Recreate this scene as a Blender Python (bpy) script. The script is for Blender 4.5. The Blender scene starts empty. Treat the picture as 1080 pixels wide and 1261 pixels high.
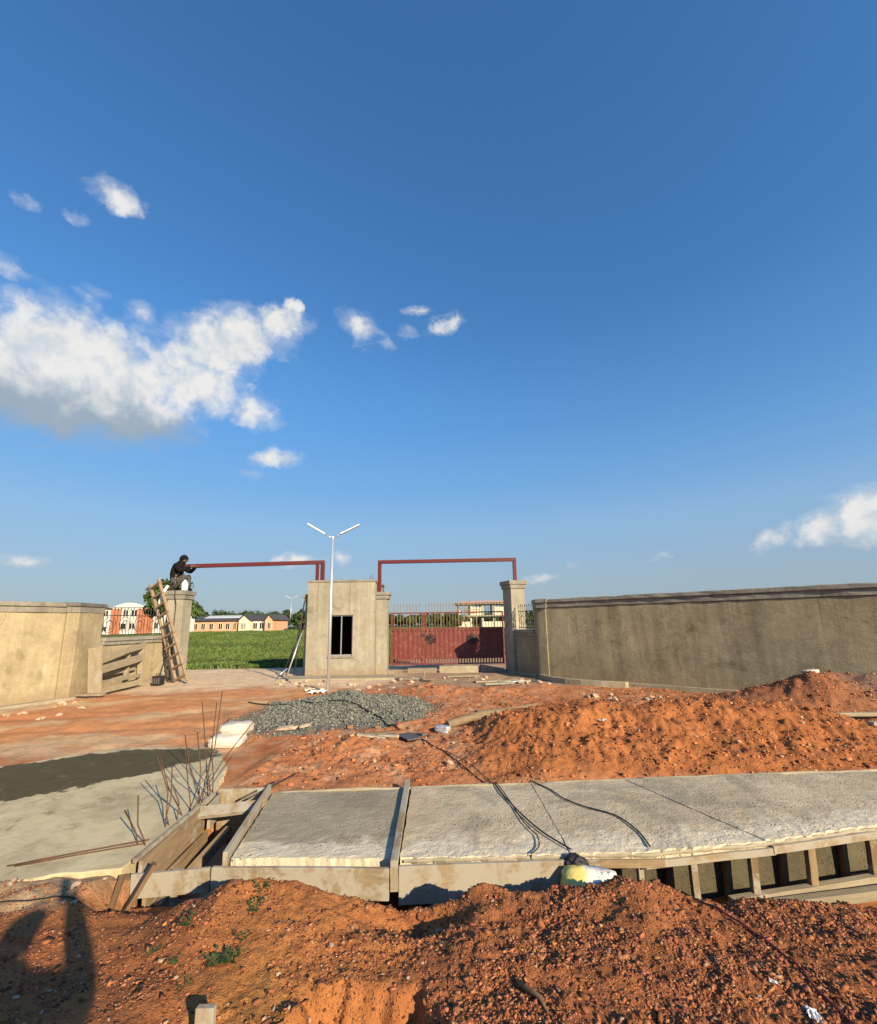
import bpy, bmesh, math, random
import numpy as np
from mathutils import Vector, Matrix

random.seed(7)
RNG = np.random.default_rng(7)
S = bpy.context.scene
C = S.collection
R = math.radians

# ------------------------------------------------------------------ camera
cam = bpy.data.cameras.new('camera')
cam.sensor_fit = 'HORIZONTAL'; cam.sensor_width = 36.0; cam.lens = 18.0
cam.shift_y = 0.032
cam.clip_start = 0.02; cam.clip_end = 6000
cam_o = bpy.data.objects.new('camera', cam); C.objects.link(cam_o)
cam_o.matrix_world = (Matrix.Translation((0, 0, 1.8)) @ Matrix.Rotation(R(90 + 10.8), 4, 'X')
                      @ Matrix.Rotation(R(-0.9), 4, 'Z'))
S.camera = cam_o

# ------------------------------------------------------------------ light
SUN_AZ, SUN_EL = 142.9, 22.3           # clockwise from +Y, degrees
sun = bpy.data.lights.new('sun', 'SUN'); sun.energy = 5.0; sun.angle = R(0.53)
sun.color = (1.0, 0.81, 0.55)
sun_o = bpy.data.objects.new('sun', sun); C.objects.link(sun_o)
sd = Vector((math.sin(R(SUN_AZ)) * math.cos(R(SUN_EL)), math.cos(R(SUN_AZ)) * math.cos(R(SUN_EL)), math.sin(R(SUN_EL))))
sun_o.rotation_euler = (-sd).to_track_quat('-Z', 'Y').to_euler()
sun_o.location = sd * 60

S.view_settings.view_transform = 'Standard'; S.view_settings.look = 'None'
S.view_settings.exposure = 0.70; S.view_settings.gamma = 1.0
S.render.engine = 'CYCLES'
S.cycles.use_denoising = True
S.cycles.max_bounces = 4
S.cycles.diffuse_bounces = 2

# ------------------------------------------------------------------ node helpers
class NT:
    """tiny expression builder on a node tree"""
    def __init__(s, tree): s.t = tree; s.n = tree.nodes; s.l = tree.links
    def new(s, kind, **kw):
        n = s.n.new(kind)
        for k, v in kw.items(): setattr(n, k, v)
        return n
    def put(s, sock, v):
        if isinstance(v, bpy.types.NodeSocket): s.l.new(v, sock)
        elif v is not None: sock.default_value = v
    def m(s, op, a, b=None, c=None, clamp=False):
        n = s.new('ShaderNodeMath', operation=op, use_clamp=clamp)
        s.put(n.inputs[0], a); s.put(n.inputs[1], b); s.put(n.inputs[2], c)
        return n.outputs[0]
    def vm(s, op, a, b=None, out=0):
        n = s.new('ShaderNodeVectorMath', operation=op)
        s.put(n.inputs[0], a); s.put(n.inputs[1], b)
        return n.outputs[out]
    def dot(s, a, b): return s.vm('DOT_PRODUCT', a, b, 1)
    def noise(s, vec, scale, detail=4, rough=0.55, dist=0.0, col=False):
        n = s.new('ShaderNodeTexNoise'); s.put(n.inputs['Vector'], vec)
        n.inputs['Scale'].default_value = scale; n.inputs['Detail'].default_value = detail
        n.inputs['Roughness'].default_value = rough; n.inputs['Distortion'].default_value = dist
        return n.outputs['Color' if col else 'Fac']
    def vor(s, vec, scale, feature='F1', out='Distance', rnd=1.0):
        n = s.new('ShaderNodeTexVoronoi', feature=feature); s.put(n.inputs['Vector'], vec)
        n.inputs['Scale'].default_value = scale; n.inputs['Randomness'].default_value = rnd
        return n.outputs[out]
    def smooth(s, v, a, b, lo=0.0, hi=1.0):
        n = s.new('ShaderNodeMapRange', interpolation_type='SMOOTHSTEP', clamp=True)
        s.put(n.inputs[0], v); s.put(n.inputs[1], a); s.put(n.inputs[2], b); s.put(n.inputs[3], lo); s.put(n.inputs[4], hi)
        return n.outputs[0]
    def mix(s, f, a, b, mode='MIX'):
        n = s.new('ShaderNodeMix', data_type='RGBA', blend_type=mode)
        s.put(n.inputs[0], f)
        s.put(n.inputs[6], a if isinstance(a, bpy.types.NodeSocket) else (*a, 1) if len(a) == 3 else a)
        s.put(n.inputs[7], b if isinstance(b, bpy.types.NodeSocket) else (*b, 1) if len(b) == 3 else b)
        return n.outputs[2]
    def ramp(s, f, stops):
        n = s.new('ShaderNodeValToRGB'); s.put(n.inputs[0], f)
        e = n.color_ramp.elements
        while len(e) < len(stops): e.new(0.5)
        for el, (p, c) in zip(e, stops): el.position = p; el.color = (*c, 1)
        return n.outputs[0]
    def mapv(s, vec, scale=(1, 1, 1), rot=(0, 0, 0), loc=(0, 0, 0)):
        n = s.new('ShaderNodeMapping'); s.put(n.inputs[0], vec)
        n.inputs['Scale'].default_value = scale; n.inputs['Rotation'].default_value = rot; n.inputs['Location'].default_value = loc
        return n.outputs[0]
    def bump(s, h, strength=0.5, dist=0.02, normal=None):
        n = s.new('ShaderNodeBump'); n.inputs['Strength'].default_value = strength; n.inputs['Distance'].default_value = dist
        s.put(n.inputs['Height'], h); s.put(n.inputs['Normal'], normal)
        return n.outputs[0]

# ------------------------------------------------------------------ world: Nishita sky with cumulus
CLOUDS = [  # azimuth, elevation, half width, half height (degrees), tilt, body
 (-42.0,25.0,6.9,5.2,0,1.3),(-45.2,22.8,3.8,3.6,0,1.2),(-37.8,22.6,6.54,2.7,0,1.15),(-27.9,32.1,5.9,2.9,24,1.15),
 (-22.0,35.4,3.6,1.55,12,.95),(-31.5,27.2,5.84,4.37,0,.9),(-25.4,25.3,4.31,2.17,0,.75),(-20.0,37.1,1.04,.89,0,.9),
 (-40.7,41.1,2.01,1.29,0,.9),(-44.2,38.2,1.12,.49,0,.6),(-48.0,37.5,1.19,.71,0,.5),(-49.0,32.0,2.09,1.5,0,.6),
 (-47.9,28.4,1.82,1.73,0,.62),(-41.8,32.0,2.14,1.55,20,.5),(-37.3,32.3,1.8,1.63,0,.45),(-21.4,20.5,3.49,1.25,5,.8),
 (-24.2,18.2,1.96,.76,0,.6),(-10.9,36.3,2.61,1.87,-30,.6),(-7.2,34.6,1.72,.97,-40,.42),(1.4,36.9,2.38,1.03,15,.8),
 (-2.5,38.6,2.25,.66,5,.5),(-3.7,35.9,2.11,.87,0,.42),(45.0,9.6,2.83,2.28,25,1.0),(41.6,8.7,2.53,1.6,20,.95),
 (37.7,8.3,2.15,1.27,30,.75),(45.8,7.7,3.15,1.34,0,.8),(-43.7,6.5,1.8,.77,5,.75),(-18.5,8.1,3.25,.91,0,.8),
 (-12.5,8.2,1.42,.93,0,.8),(13.0,5.4,2.41,.82,5,.55),(16.8,7.0,1.07,.41,0,.5),(27.2,7.4,1.68,.57,0,.55),
 # more of the same beyond the frame
 (64,14,6,3.2,10,.9),(75,9,4,2,0,.8),(-62,17,5,2.6,0,.9),(-75,10,5,2.2,5,.8),(-130,17,6,3,0,.9),(150,14,6,3,0,.9)]

def build_world():
    w = bpy.data.worlds.new('World'); S.world = w; w.use_nodes = True
    t = NT(w.node_tree); bg = w.node_tree.nodes['Background']
    sky = t.new('ShaderNodeTexSky'); sky.sky_type = 'NISHITA'; sky.sun_disc = False
    sky.sun_elevation = R(SUN_EL); sky.sun_rotation = R(SUN_AZ)
    sky.altitude = 1500; sky.air_density = 2.2; sky.dust_density = 1.5; sky.ozone_density = 10.0
    d = t.new('ShaderNodeTexCoord').outputs['Generated']
    n1 = t.noise(d, 24.0, 5, 0.6, 0.0, col=True)
    warp = t.vm('MULTIPLY', t.vm('SUBTRACT', n1, (0.5, 0.5, 0.5)), (0.045, 0.045, 0.045))
    dw = t.vm('ADD', d, warp)
    tot = None
    for az, el, wr, wu, rot, body in CLOUDS:
        a, e = R(az), R(el)
        c = Vector((math.sin(a) * math.cos(e), math.cos(a) * math.cos(e), math.sin(e)))
        r = Vector((math.cos(a), -math.sin(a), 0)); u = r.cross(c)
        cr, sr = math.cos(R(rot)), math.sin(R(rot))
        r2 = r * cr + u * sr; u2 = u * cr - r * sr
        mp = t.new('ShaderNodeMapping', vector_type='TEXTURE'); t.put(mp.inputs[0], dw)
        mp.inputs['Rotation'].default_value = Matrix((r2, u2, -c)).transposed().to_euler(); mp.inputs['Scale'].default_value = (R(wr), R(wu), 1e6)
        q = t.dot(mp.outputs[0], mp.outputs[0])
        f = t.m('MULTIPLY_ADD', q, -0.62, body)
        tot = f if tot is None else t.m('SMOOTH_MAX', tot, f, 0.12)
    n2 = t.noise(d, 26.0, 7, 0.56, 0.2)
    n3 = t.noise(t.mapv(d, (1, 1, 1.6)), 90.0, 5, 0.65, 0.6)
    det = t.m('ADD', t.m('MULTIPLY', t.m('SUBTRACT', n2, 0.5), 1.15), t.m('MULTIPLY', t.m('SUBTRACT', n3, 0.5), 0.18))
    dens = t.smooth(t.m('ADD', tot, det), 0.20, 0.95)
    thin = t.m('MULTIPLY', t.smooth(t.m('ADD', tot, t.m('MULTIPLY', t.m('SUBTRACT', t.noise(t.mapv(d, (1, 1, 2.4)), 15.0, 7, 0.6, 0.6), 0.5), 2.2)), -.10, .85), .34)
    dens = t.m('MAXIMUM', dens, thin)
    # sunlit crowns and shaded bellies: belly of the large bank, and thickness relief
    a, e = R(-38), R(24.4)
    c = Vector((math.sin(a) * math.cos(e), math.cos(a) * math.cos(e), math.sin(e)))
    r = Vector((math.cos(a), -math.sin(a), 0)); u = r.cross(c)
    bx = t.m('ABSOLUTE', t.dot(dw, tuple(r / R(15)))); by = t.dot(dw, tuple(u / R(3.4)))
    belly = t.m('MULTIPLY', t.smooth(t.m('ADD', by, t.m('MULTIPLY', t.m('SUBTRACT', n2, 0.5), 1.6)), 0.35, -1.0), t.smooth(bx, 1.0, 0.7)); belly = t.m('MULTIPLY', belly, t.smooth(by, -3.5, -2.6))
    lit = t.mix(t.smooth(n2, 0.35, 0.62), (0.40, 0.43, 0.46), (0.54, 0.53, 0.51))
    ccol = t.mix(belly, lit, (0.21, 0.26, 0.315))
    z = t.new('ShaderNodeSeparateXYZ'); t.put(z.inputs[0], d)
    low = t.smooth(z.outputs[2], 0.05, 0.25, 0.72, 1.0)
    ccol = t.mix(1.0, ccol, t.mix(low, (0.62, 0.70, 0.78), (1, 1, 1)), 'MULTIPLY')
    skyc = t.mix(1.0, sky.outputs[0], (SKY_K * .84, SKY_K * 1.0, SKY_K * 1.08), 'MULTIPLY')
    # even haze layer towards the horizon, the same all round
    k = 1 / 1.6245
    hz_ = t.ramp(z.outputs[2], [(0.0, (.36 * k, .45 * k, .515 * k)), (.105, (.352 * k, .45 * k, .59 * k)), (.208, (.29 * k, .475 * k, .71 * k)), (.292, (.205 * k, .41 * k, .72 * k)), (.42, (.15 * k, .352 * k, .70 * k))])
    skyc = t.mix(t.smooth(z.outputs[2], .62, .22, 0.0, .80), skyc, hz_)
    col = t.mix(t.m('MULTIPLY', dens, 0.96), skyc, ccol)
    w.cycles.sampling_method = 'MANUAL'; w.cycles.sample_map_resolution = 512
    t.l.new(col, bg.inputs[0]); bg.inputs[1].default_value = 1.0
SKY_K = 0.102
build_world()

# ------------------------------------------------------------------ numpy noise
def _hash(ix, iy, seed):
    h = (ix.astype(np.int64) * 374761393 + iy.astype(np.int64) * 668265263 + seed * 2147483647) & 0xFFFFFFFF
    h = ((h ^ (h >> 13)) * 1274126177) & 0xFFFFFFFF
    return (h ^ (h >> 16)) & 0xFFFFFFFF
def perlin(x, y, seed=0):
    x0 = np.floor(x); y0 = np.floor(y); fx = x - x0; fy = y - y0
    u = fx * fx * fx * (fx * (fx * 6 - 15) + 10); v = fy * fy * fy * (fy * (fy * 6 - 15) + 10)
    def gr(i, j):
        a = _hash(x0 + i, y0 + j, seed) / 4294967295.0 * 6.2831853
        return np.cos(a) * (fx - i) + np.sin(a) * (fy - j)
    a = gr(0, 0) * (1 - u) + gr(1, 0) * u; b = gr(0, 1) * (1 - u) + gr(1, 1) * u
    return (a * (1 - v) + b * v) * 1.5
def fbm(x, y, octv=4, seed=0, gain=0.5):
    s = np.zeros_like(x); a = 1.0; f = 1.0
    for i in range(octv):
        s += a * perlin(x * f, y * f, seed + i * 17); a *= gain; f *= 2.03
    return s
def sst(a, b, x):
    t = np.clip((x - a) / (b - a), 0, 1); return t * t * (3 - 2 * t)
def I(x, pts): 
    p = np.array(pts, float); return np.interp(x, p[:, 0], p[:, 1])

# ------------------------------------------------------------------ site profile
def y_near(x): return I(x, [(-1.65, 3.74), (-.36, 3.70), (.95, 3.73), (1.57, 3.74), (2.61, 3.88), (3.66, 4.10), (6.5, 4.75)])
def y_far(x): return I(x, [(-1.83, 5.11), (-.5, 5.17), (1.4, 5.26), (3.27, 5.39), (5.03, 5.5), (7, 5.63)])
CREST = [(-2.6, .08), (-2.05, .05), (-1.84, .04), (-1.53, .14), (-1.32, .25), (-1.05, .245), (-.78, .20), (-.62, .15), (-.36, .09), (-.1, .085), (.07, .13), (.18, .18),
         (.55, .145), (.82, .17), (1.14, .215), (1.35, .165), (1.71, .07), (2.14, .085), (2.4, .05), (2.81, -.02), (3.6, -.06)]

def gravel_mask(x, y):
    u = (x + 2.1) * .97 + (y - 9.9) * .22; v = (y - 9.9) * .97 - (x + 2.1) * .22
    return 1 - np.sqrt((u / 1.95) ** 2 + (v / 1.9) ** 2) + .16 * fbm(x * .9, y * .9, 3, 41)

def height(x, y):
    x = np.asarray(x, float); y = np.asarray(y, float)
    z = .035 * fbm(x * .35, y * .35, 3, 3) + .022 * fbm(x * 1.7, y * 1.7, 4, 5)
    rough = sst(5.0, 6.0, y) * (1 - sst(10, 13, y)) * sst(-3.4, -2.0, x)
    z += rough * (.028 * fbm(x * 3.1, y * 3.1, 5, 8, .62) + .022 * np.abs(fbm(x * 6, y * 6, 4, 9, .6)) + .012 * np.abs(fbm(x * 17, y * 17, 2, 10)))
    # wheel ruts on the dusty track
    z -= .04 * np.exp(-((y - 8.6 - .12 * (x + 6)) / .22) ** 2) * sst(-3.2, -4.5, x) + .035 * np.exp(-((y - 10.1 - .16 * (x + 6)) / .25) ** 2) * sst(-3.6, -5, x)
    # the field rises gently behind the gate
    z = z + .9 * sst(26, 88, y)
    z -= .12 * sst(19.0, 22.0, y) * (1 - sst(26, 40, y))
    # gravel heap
    gm = np.clip(gravel_mask(x, y), 0, 1)
    z += .26 * gm ** .75 * (1 + .35 * fbm(x * 1.6, y * 1.6, 3, 44)) + .13 * np.exp(-(((x + 2.15) / .45) ** 2 + ((y - 11.0) / .45) ** 2))
    # laterite bank beside the slab
    hc = I(x, [(-.9, 0), (0, .02), (.48, .12), (.9, .30), (1.42, .47), (2.36, .51), (3.43, .49), (4.37, .53), (5.42, .43), (6.07, .33), (6.6, .13), (7.1, .0)])
    foot = y_far(x) + .10; cy = 7.35 + .18 * fbm(x * .8, x * 0 + 3, 2, 12)
    t = np.clip((y - foot) / (cy - foot), 0, 1)
    prof = np.where(y < cy, t ** .75 * .55 + .45 * sst(0, 1, t), 1 - sst(0, 1.35, y - cy))
    lump = fbm(x * 1.5, y * 1.5, 5, 21, .58); gull = np.abs(fbm(x * 2.6, y * .9, 3, 25))
    z += hc * prof * (1 + .13 * lump) - hc * .10 * gull * np.sin(np.pi * np.clip(t, 0, 1)) * (y < cy)
    z += np.clip(hc * prof * 6, 0, 1) * (.018 * fbm(x * 7, y * 7, 4, 28, .7) + .016 * np.abs(fbm(x * 16, y * 16, 3, 29, .6)))
    # second bank against the right wall
    e2 = ((x - 8.0) / 1.7) ** 2 + ((y - 9.7) / .95) ** 2
    z += (.56 + .12 * fbm(x * 1.5, y * 1.5, 4, 31)) * np.exp(-e2 * 1.1) + .32 * np.exp(-(((x - 9.7) / 1.2) ** 2 + ((y - 9.2) / 1.1) ** 2))
    # spoil left of the bank and small heaps
    for hx, hy, hr, hh in ((-1.3, 7.0, .55, .14), (-.4, 8.3, .5, .07), (-.2, 12.4, .9, .16), (1.5, 12.0, .6, .10), (-2.5, 6.3, .5, .07), (2.6, 12.8, .5, .1)):
        z += hh * np.exp(-((x - hx) ** 2 + (y - hy) ** 2) / hr ** 2) * (1 + .5 * fbm(x * 4, y * 4, 3, 51))
    # flat bed below the concrete apron
    ap = sst(-2.2, -2.6, x) * sst(7.3, 6.9, y)
    z = z * (1 - .92 * ap) - .03 * ap
    # culvert trench, pit and foreground spoil
    yn = y_near(x)
    right = sst(.85, 1.0, x)
    intr = (x > np.where((y > 3.74) & (y < 5.2), -2.46, -2.30)) & (y > yn - .62) & (y < np.where(x < -1.75, 5.18, y_far(x) - .06))
    zf = -.44 + .03 * fbm(x * 2, y * 2, 3, 61)
    z = np.where(intr, zf, z)
    cr = I(x, CREST) + .025 * fbm(x * 2.2, y * 2.2, 3, 65)
    tb = np.clip((3.05 - y) / .9, 0, 1)
    zm = cr * (1 - tb) + (.165 + .0 * x) * tb + .045 * fbm(x * 1.3, y * 1.3, 4, 71) * tb
    fineamp = .5 + .5 * sst(-1.4, -.6, x)
    zm += fineamp * (.016 * fbm(x * 5, y * 5, 3, 75, .6) + .010 * np.abs(fbm(x * 14, y * 14, 3, 79, .6)))
    # scooped hollow with an upright orange cut at the bottom of the picture
    edge = -.66 + .06 * fbm(y * 5, y * 0 + 9, 3, 83)
    scoop = sst(edge, edge + .10, x) * sst(-.02, -.16, x + .1 * fbm(x * 4, y * 4, 2, 85)) * sst(2.42, 2.30, y + .05 * fbm(x * 7, y * 3, 2, 87))
    zm -= .16 * scoop
    zm -= .09 * np.exp(-(((x + .27) / .07) ** 2 + ((y - 2.2) / .13) ** 2)) + .09 * np.exp(-(((x + .12) / .34) ** 2 + ((y - 2.98) / .13) ** 2))
    # far slope of the spoil down into the trench; on the left it fades into the apron
    k = 3.10 + .05 * fbm(x * 3, x * 0 + 1, 3, 91)
    drop = sst(k - .02, k + .42, y)
    left = sst(-2.28, -2.52, x)
    zf2 = zf + .26 * sst(-1.5, -1.9, x)
    zt = zm * (1 - drop) + zf2 * drop
    lap = .045 + .05 * fbm(x * 2.6, y * 2.6, 4, 95)
    zl = zm * (1 - sst(2.8, 3.3, y)) + lap * sst(2.8, 3.3, y) * (1 - sst(3.42, 3.86, y)) - .03 * sst(3.42, 3.86, y)
    zfore = zt * (1 - left) + zl * left
    fore = y < np.where(x < -2.44, 3.9, np.where(x < -1.7, 3.62, yn - .30))
    z = np.where(fore, np.where(y < -1.5, .17 * sst(-14, -1.5, y), zfore) * 1.0, z)
    return z
def hz(x, y): return float(height(np.array([x]), np.array([y]))[0])

# ------------------------------------------------------------------ mesh helpers
WM = {}
def place(o, parent, Mw):
    WM[o.name] = Mw.copy()
    if parent is not None:
        o.parent = parent
        o.matrix_basis = WM[parent.name].inverted() @ Mw
    else:
        o.matrix_basis = Mw
    return o
def tag(o, label, cat, group=None):
    o['label'] = label; o['category'] = cat
    if group: o['group'] = group
    return o
def kind(o, k, label=None):
    o['kind'] = k
    if label: o['label'] = label
    return o
def thing(name, loc, label, cat, group=None, rz=0.0):
    o = bpy.data.objects.new(name, None); o.empty_display_size = .1; C.objects.link(o)
    place(o, None, Matrix.Translation(loc) @ Matrix.Rotation(rz, 4, 'Z'))
    return tag(o, label, cat, group)
def me_from(name, v, f, smooth=False):
    me = bpy.data.meshes.new(name); me.from_pydata([tuple(p) for p in v], [], f); me.update()
    if smooth: me.polygons.foreach_set('use_smooth', [True] * len(me.polygons))
    return me
def link(name, me, mat, parent=None, Mw=None, bevel=0.0):
    o = bpy.data.objects.new(name, me); C.objects.link(o)
    if mat is not None and not me.materials:
        for mm in (mat if isinstance(mat, (list, tuple)) else [mat]): me.materials.append(mm)
    if bevel:
        b = o.modifiers.new('bevel', 'BEVEL'); b.width = bevel; b.segments = 2; b.limit_method = 'ANGLE'
    return place(o, parent, Mw if Mw is not None else Matrix.Identity(4))

class MB:
    def __init__(s): s.v = []; s.f = []
    def add(s, v, f):
        b = len(s.v); s.v += [Vector(p) for p in v]; s.f += [tuple(i + b for i in q) for q in f]; return s
    def box(s, c, d, M=None):
        x, y, z = d[0] / 2, d[1] / 2, d[2] / 2
        v = [Vector((sx * x, sy * y, sz * z)) for sz in (-1, 1) for sx, sy in ((-1, -1), (1, -1), (1, 1), (-1, 1))]
        v = [(M @ p if M else p) + Vector(c) for p in v]
        return s.add(v, [(3, 2, 1, 0), (4, 5, 6, 7), (0, 1, 5, 4), (1, 2, 6, 5), (2, 3, 7, 6), (3, 0, 4, 7)])
    def span(s, a, b): 
        return s.box([(p + q) / 2 for p, q in zip(a, b)], [abs(q - p) for p, q in zip(a, b)])
    def beam(s, a, b, w, h, up=(0, 0, 1)):
        a, b = Vector(a), Vector(b); M = frame(a, b, up)
        return s.box((a + b) / 2, ((b - a).length, w, h), M.to_3x3())
    def tube(s, pts, r, n=8, cap=True):
        pts = [Vector(p) for p in pts]; base = len(s.v); rr = r if isinstance(r, (list, tuple)) else [r] * len(pts)
        t0 = (pts[1] - pts[0]).normalized()
        nrm = t0.orthogonal().normalized()
        for i, p in enumerate(pts):
            t = (pts[min(i + 1, len(pts) - 1)] - pts[max(i - 1, 0)]).normalized()
            nrm = (nrm - t * nrm.dot(t)).normalized(); bn = t.cross(nrm)
            for k in range(n):
                a = 2 * math.pi * k / n; s.v.append(p + (nrm * math.cos(a) + bn * math.sin(a)) * rr[i])
        for i in range(len(pts) - 1):
            for k in range(n):
                a = base + i * n + k; b2 = base + i * n + (k + 1) % n
                s.f.append((a, b2, b2 + n, a + n))
        if cap:
            s.f.append(tuple(base + k for k in reversed(range(n)))); e = base + (len(pts) - 1) * n
            s.f.append(tuple(e + k for k in range(n)))
        return s
    def prism(s, poly, z0, z1):
        n = len(poly)
        v = [(p[0], p[1], z0) for p in poly] + [(p[0], p[1], z1) for p in poly]
        return s.add(v, [tuple(reversed(range(n))), tuple(range(n, 2 * n))] + [(i, (i + 1) % n, n + (i + 1) % n, n + i) for i in range(n)])
    def build(s, name, mat, parent=None, Mw=None, bevel=0.0, smooth=False):
        return link(name, me_from(name, s.v, s.f, smooth), mat, parent, Mw, bevel)

def frame(a, b, up=(0, 0, 1)):
    x = (Vector(b) - Vector(a)).normalized(); up = Vector(up)
    if abs(x.dot(up)) > .98: up = Vector((0, 1, 0))
    y = up.cross(x).normalized(); z = x.cross(y)
    return Matrix((x, y, z)).transposed().to_4x4()
def board(name, a, b, w, h, mat, parent=None, up=(0, 0, 1), bevel=.003, warp=0.0):
    """timber whose local X runs along its length (for the grain)"""
    a, b = Vector(a), Vector(b); L = (b - a).length; n = 6
    v = []; f = []
    for i in range(n + 1):
        x = -L / 2 + L * i / n; dz = warp * math.sin(math.pi * i / n) + random.uniform(-1, 1) * .0015; dy = random.uniform(-1, 1) * .0015
        for sy, sz in ((-1, -1), (1, -1), (1, 1), (-1, 1)): v.append((x, sy * w / 2 + dy, sz * h / 2 + dz))
    for i in range(n):
        for k in range(4): f.append((i * 4 + k, i * 4 + (k + 1) % 4, i * 4 + 4 + (k + 1) % 4, i * 4 + 4 + k))
    f.append((3, 2, 1, 0)); e = n * 4; f.append((e, e + 1, e + 2, e + 3))
    return link(name, me_from(name, v, f), mat, parent, Matrix.Translation((a + b) / 2) @ frame(a, b, up), bevel)
def tube_obj(name, pts, r, mat, parent=None, n=8):
    return MB().tube(pts, r, n).build(name, mat, parent, smooth=False if n < 5 else True)
def copy_tree(o, Mw, label=None, group=None):
    def rec(src, par, M):
        c = src.copy(); C.objects.link(c); place(c, par, M)
        for ch in src.children: rec(ch, c, M @ WM[src.name].inverted() @ WM[ch.name])
        return c
    c = rec(o, None, Mw)
    if label: c['label'] = label
    if group: c['group'] = group
    return c
def blob(r, sub=2, jit=.25, sc=(1, 1, 1), seed=0):
    rnd = random.Random(seed); bm = bmesh.new(); bmesh.ops.create_icosphere(bm, subdivisions=sub, radius=r)
    k = [Vector((rnd.gauss(0, 1), rnd.gauss(0, 1), rnd.gauss(0, 1))).normalized() for _ in range(7)]; d = [rnd.uniform(.55, .95) for _ in k]
    for v in bm.verts:
        p = v.co / r
        for a, b in zip(k, d):
            e = p.dot(a) - b
            if e > 0: p = p - a * e
        p = p * (1 + rnd.uniform(-jit, jit) * .3)
        v.co = Vector((p.x * sc[0], p.y * sc[1], p.z * sc[2])) * r
    me = bpy.data.meshes.new('blob'); bm.to_mesh(me); bm.free(); return me

# ------------------------------------------------------------------ materials
def mat(name, fn, rough=.85, spec=.25, metallic=0.0):
    m = bpy.data.materials.new(name); m.use_nodes = True; t = NT(m.node_tree)
    p = m.node_tree.nodes['Principled BSDF']
    p.inputs['Roughness'].default_value = rough; p.inputs['Specular IOR Level'].default_value = spec; p.inputs['Metallic'].default_value = metallic
    tc = t.new('ShaderNodeTexCoord'); oi = t.new('ShaderNodeObjectInfo')
    geo = t.new('ShaderNodeNewGeometry')
    out = fn(t, tc.outputs['Object'], geo.outputs['Position'], oi.outputs['Random'])
    col, nrm, rg = (list(out) + [None, None])[:3] if isinstance(out, (tuple, list)) and not isinstance(out[0], float) else (out, None, None)
    t.put(p.inputs['Base Color'], col if isinstance(col, bpy.types.NodeSocket) else (*col, 1))
    if nrm is not None: t.l.new(nrm, p.inputs['Normal'])
    if rg is not None: t.put(p.inputs['Roughness'], rg)
    return m
def flat(c, var=.25, scale=8, bumps=.15):
    def fn(t, o, p, r):
        n = t.noise(o, scale, 5, .6); k = t.m('ADD', 1 - var, t.m('MULTIPLY', n, 2 * var))
        k = t.m('MULTIPLY', k, t.m('ADD', .9, t.m('MULTIPLY', r, .2)))
        cmb = t.new('ShaderNodeCombineXYZ')
        for i in range(3): t.put(cmb.inputs[i], t.m('MULTIPLY', k, c[i]))
        return cmb.outputs[0], t.bump(t.noise(o, scale * 6, 4), bumps, .01)
    return fn
def plaster(dark, light, stain=.5, seed=0.0, streak=True):
    """cement render: trowel sweeps, patching, run marks, damp blotches, mud at the foot, hairline cracks"""
    def fn(t, o, p, r):
        q = t.vm('ADD', p, (seed, seed * 1.7, 0)); z = t.new('ShaderNodeSeparateXYZ'); t.put(z.inputs[0], p)
        a = t.noise(q, .9, 6, .6, .4); b = t.noise(q, 5.5, 6, .65, .2); c = t.noise(t.mapv(q, (3.6, 3.6, .22)), 1.7, 5, .6, .3)
        tr = t.noise(t.mapv(q, (1, 1, 2.2), (.3, .4, .2)), 3.2, 5, .7, 2.2)
        f = t.m('ADD', t.m('MULTIPLY', a, .46), t.m('ADD', t.m('MULTIPLY', b, .20), t.m('ADD', t.m('MULTIPLY', c, .26 if streak else .1), t.m('MULTIPLY', tr, .16))))
        col = t.ramp(f, [(.40, dark), (.54, tuple((x + y) / 2 for x, y in zip(dark, light))), (.66, light)])
        blot = t.smooth(t.noise(q, 1.3, 6, .72, 1.0), .53, .66)
        col = t.mix(t.m('MULTIPLY', blot, stain), col, t.mix(1.0, col, (.60, .58, .52), 'MULTIPLY'))
        pale = t.smooth(t.noise(t.vm('ADD', q, (13, 5, 2)), 1.9, 6, .75, .6), .58, .72)
        col = t.mix(t.m('MULTIPLY', pale, .35), col, tuple(min(.7, x * 1.25) for x in light))
        run = t.m('MULTIPLY', t.smooth(t.noise(t.mapv(q, (9, 9, .12)), 1.3, 4, .6, .2), .56, .70), t.smooth(z.outputs[2], .9, 2.2))
        col = t.mix(t.m('MULTIPLY', run, .5), col, t.mix(1.0, col, (.50, .48, .43), 'MULTIPLY'))
        mud = t.m('MULTIPLY', t.smooth(t.m('ADD', z.outputs[2], t.m('MULTIPLY', b, .5)), .75, .25), .55)
        col = t.mix(mud, col, (.30, .19, .11))
        fine = t.noise(q, 60, 4, .7)
        col = t.mix(.30, col, t.ramp(fine, [(.3, (.35, .33, .28)), (.7, (1, 1, 1))]), 'MULTIPLY')
        cw = t.vm('ADD', q, t.vm('MULTIPLY', t.noise(q, 3, 4, col=True), (.5, .5, .5)))
        ck = t.smooth(t.vor(t.mapv(cw, (1, 1, .5)), .55, 'DISTANCE_TO_EDGE'), .0, .006)
        ckm = t.m('MULTIPLY', t.m('SUBTRACT', 1.0, ck), t.smooth(a, .5, .62))
        col = t.mix(t.m('MULTIPLY', ckm, .6), col, (.10, .085, .06))
        h = t.m('ADD', t.m('MULTIPLY', tr, .8), t.m('ADD', t.m('MULTIPLY', b, .5), t.m('MULTIPLY', fine, .25)))
        return col, t.bump(h, .45, .025), .9
    return fn
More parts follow.
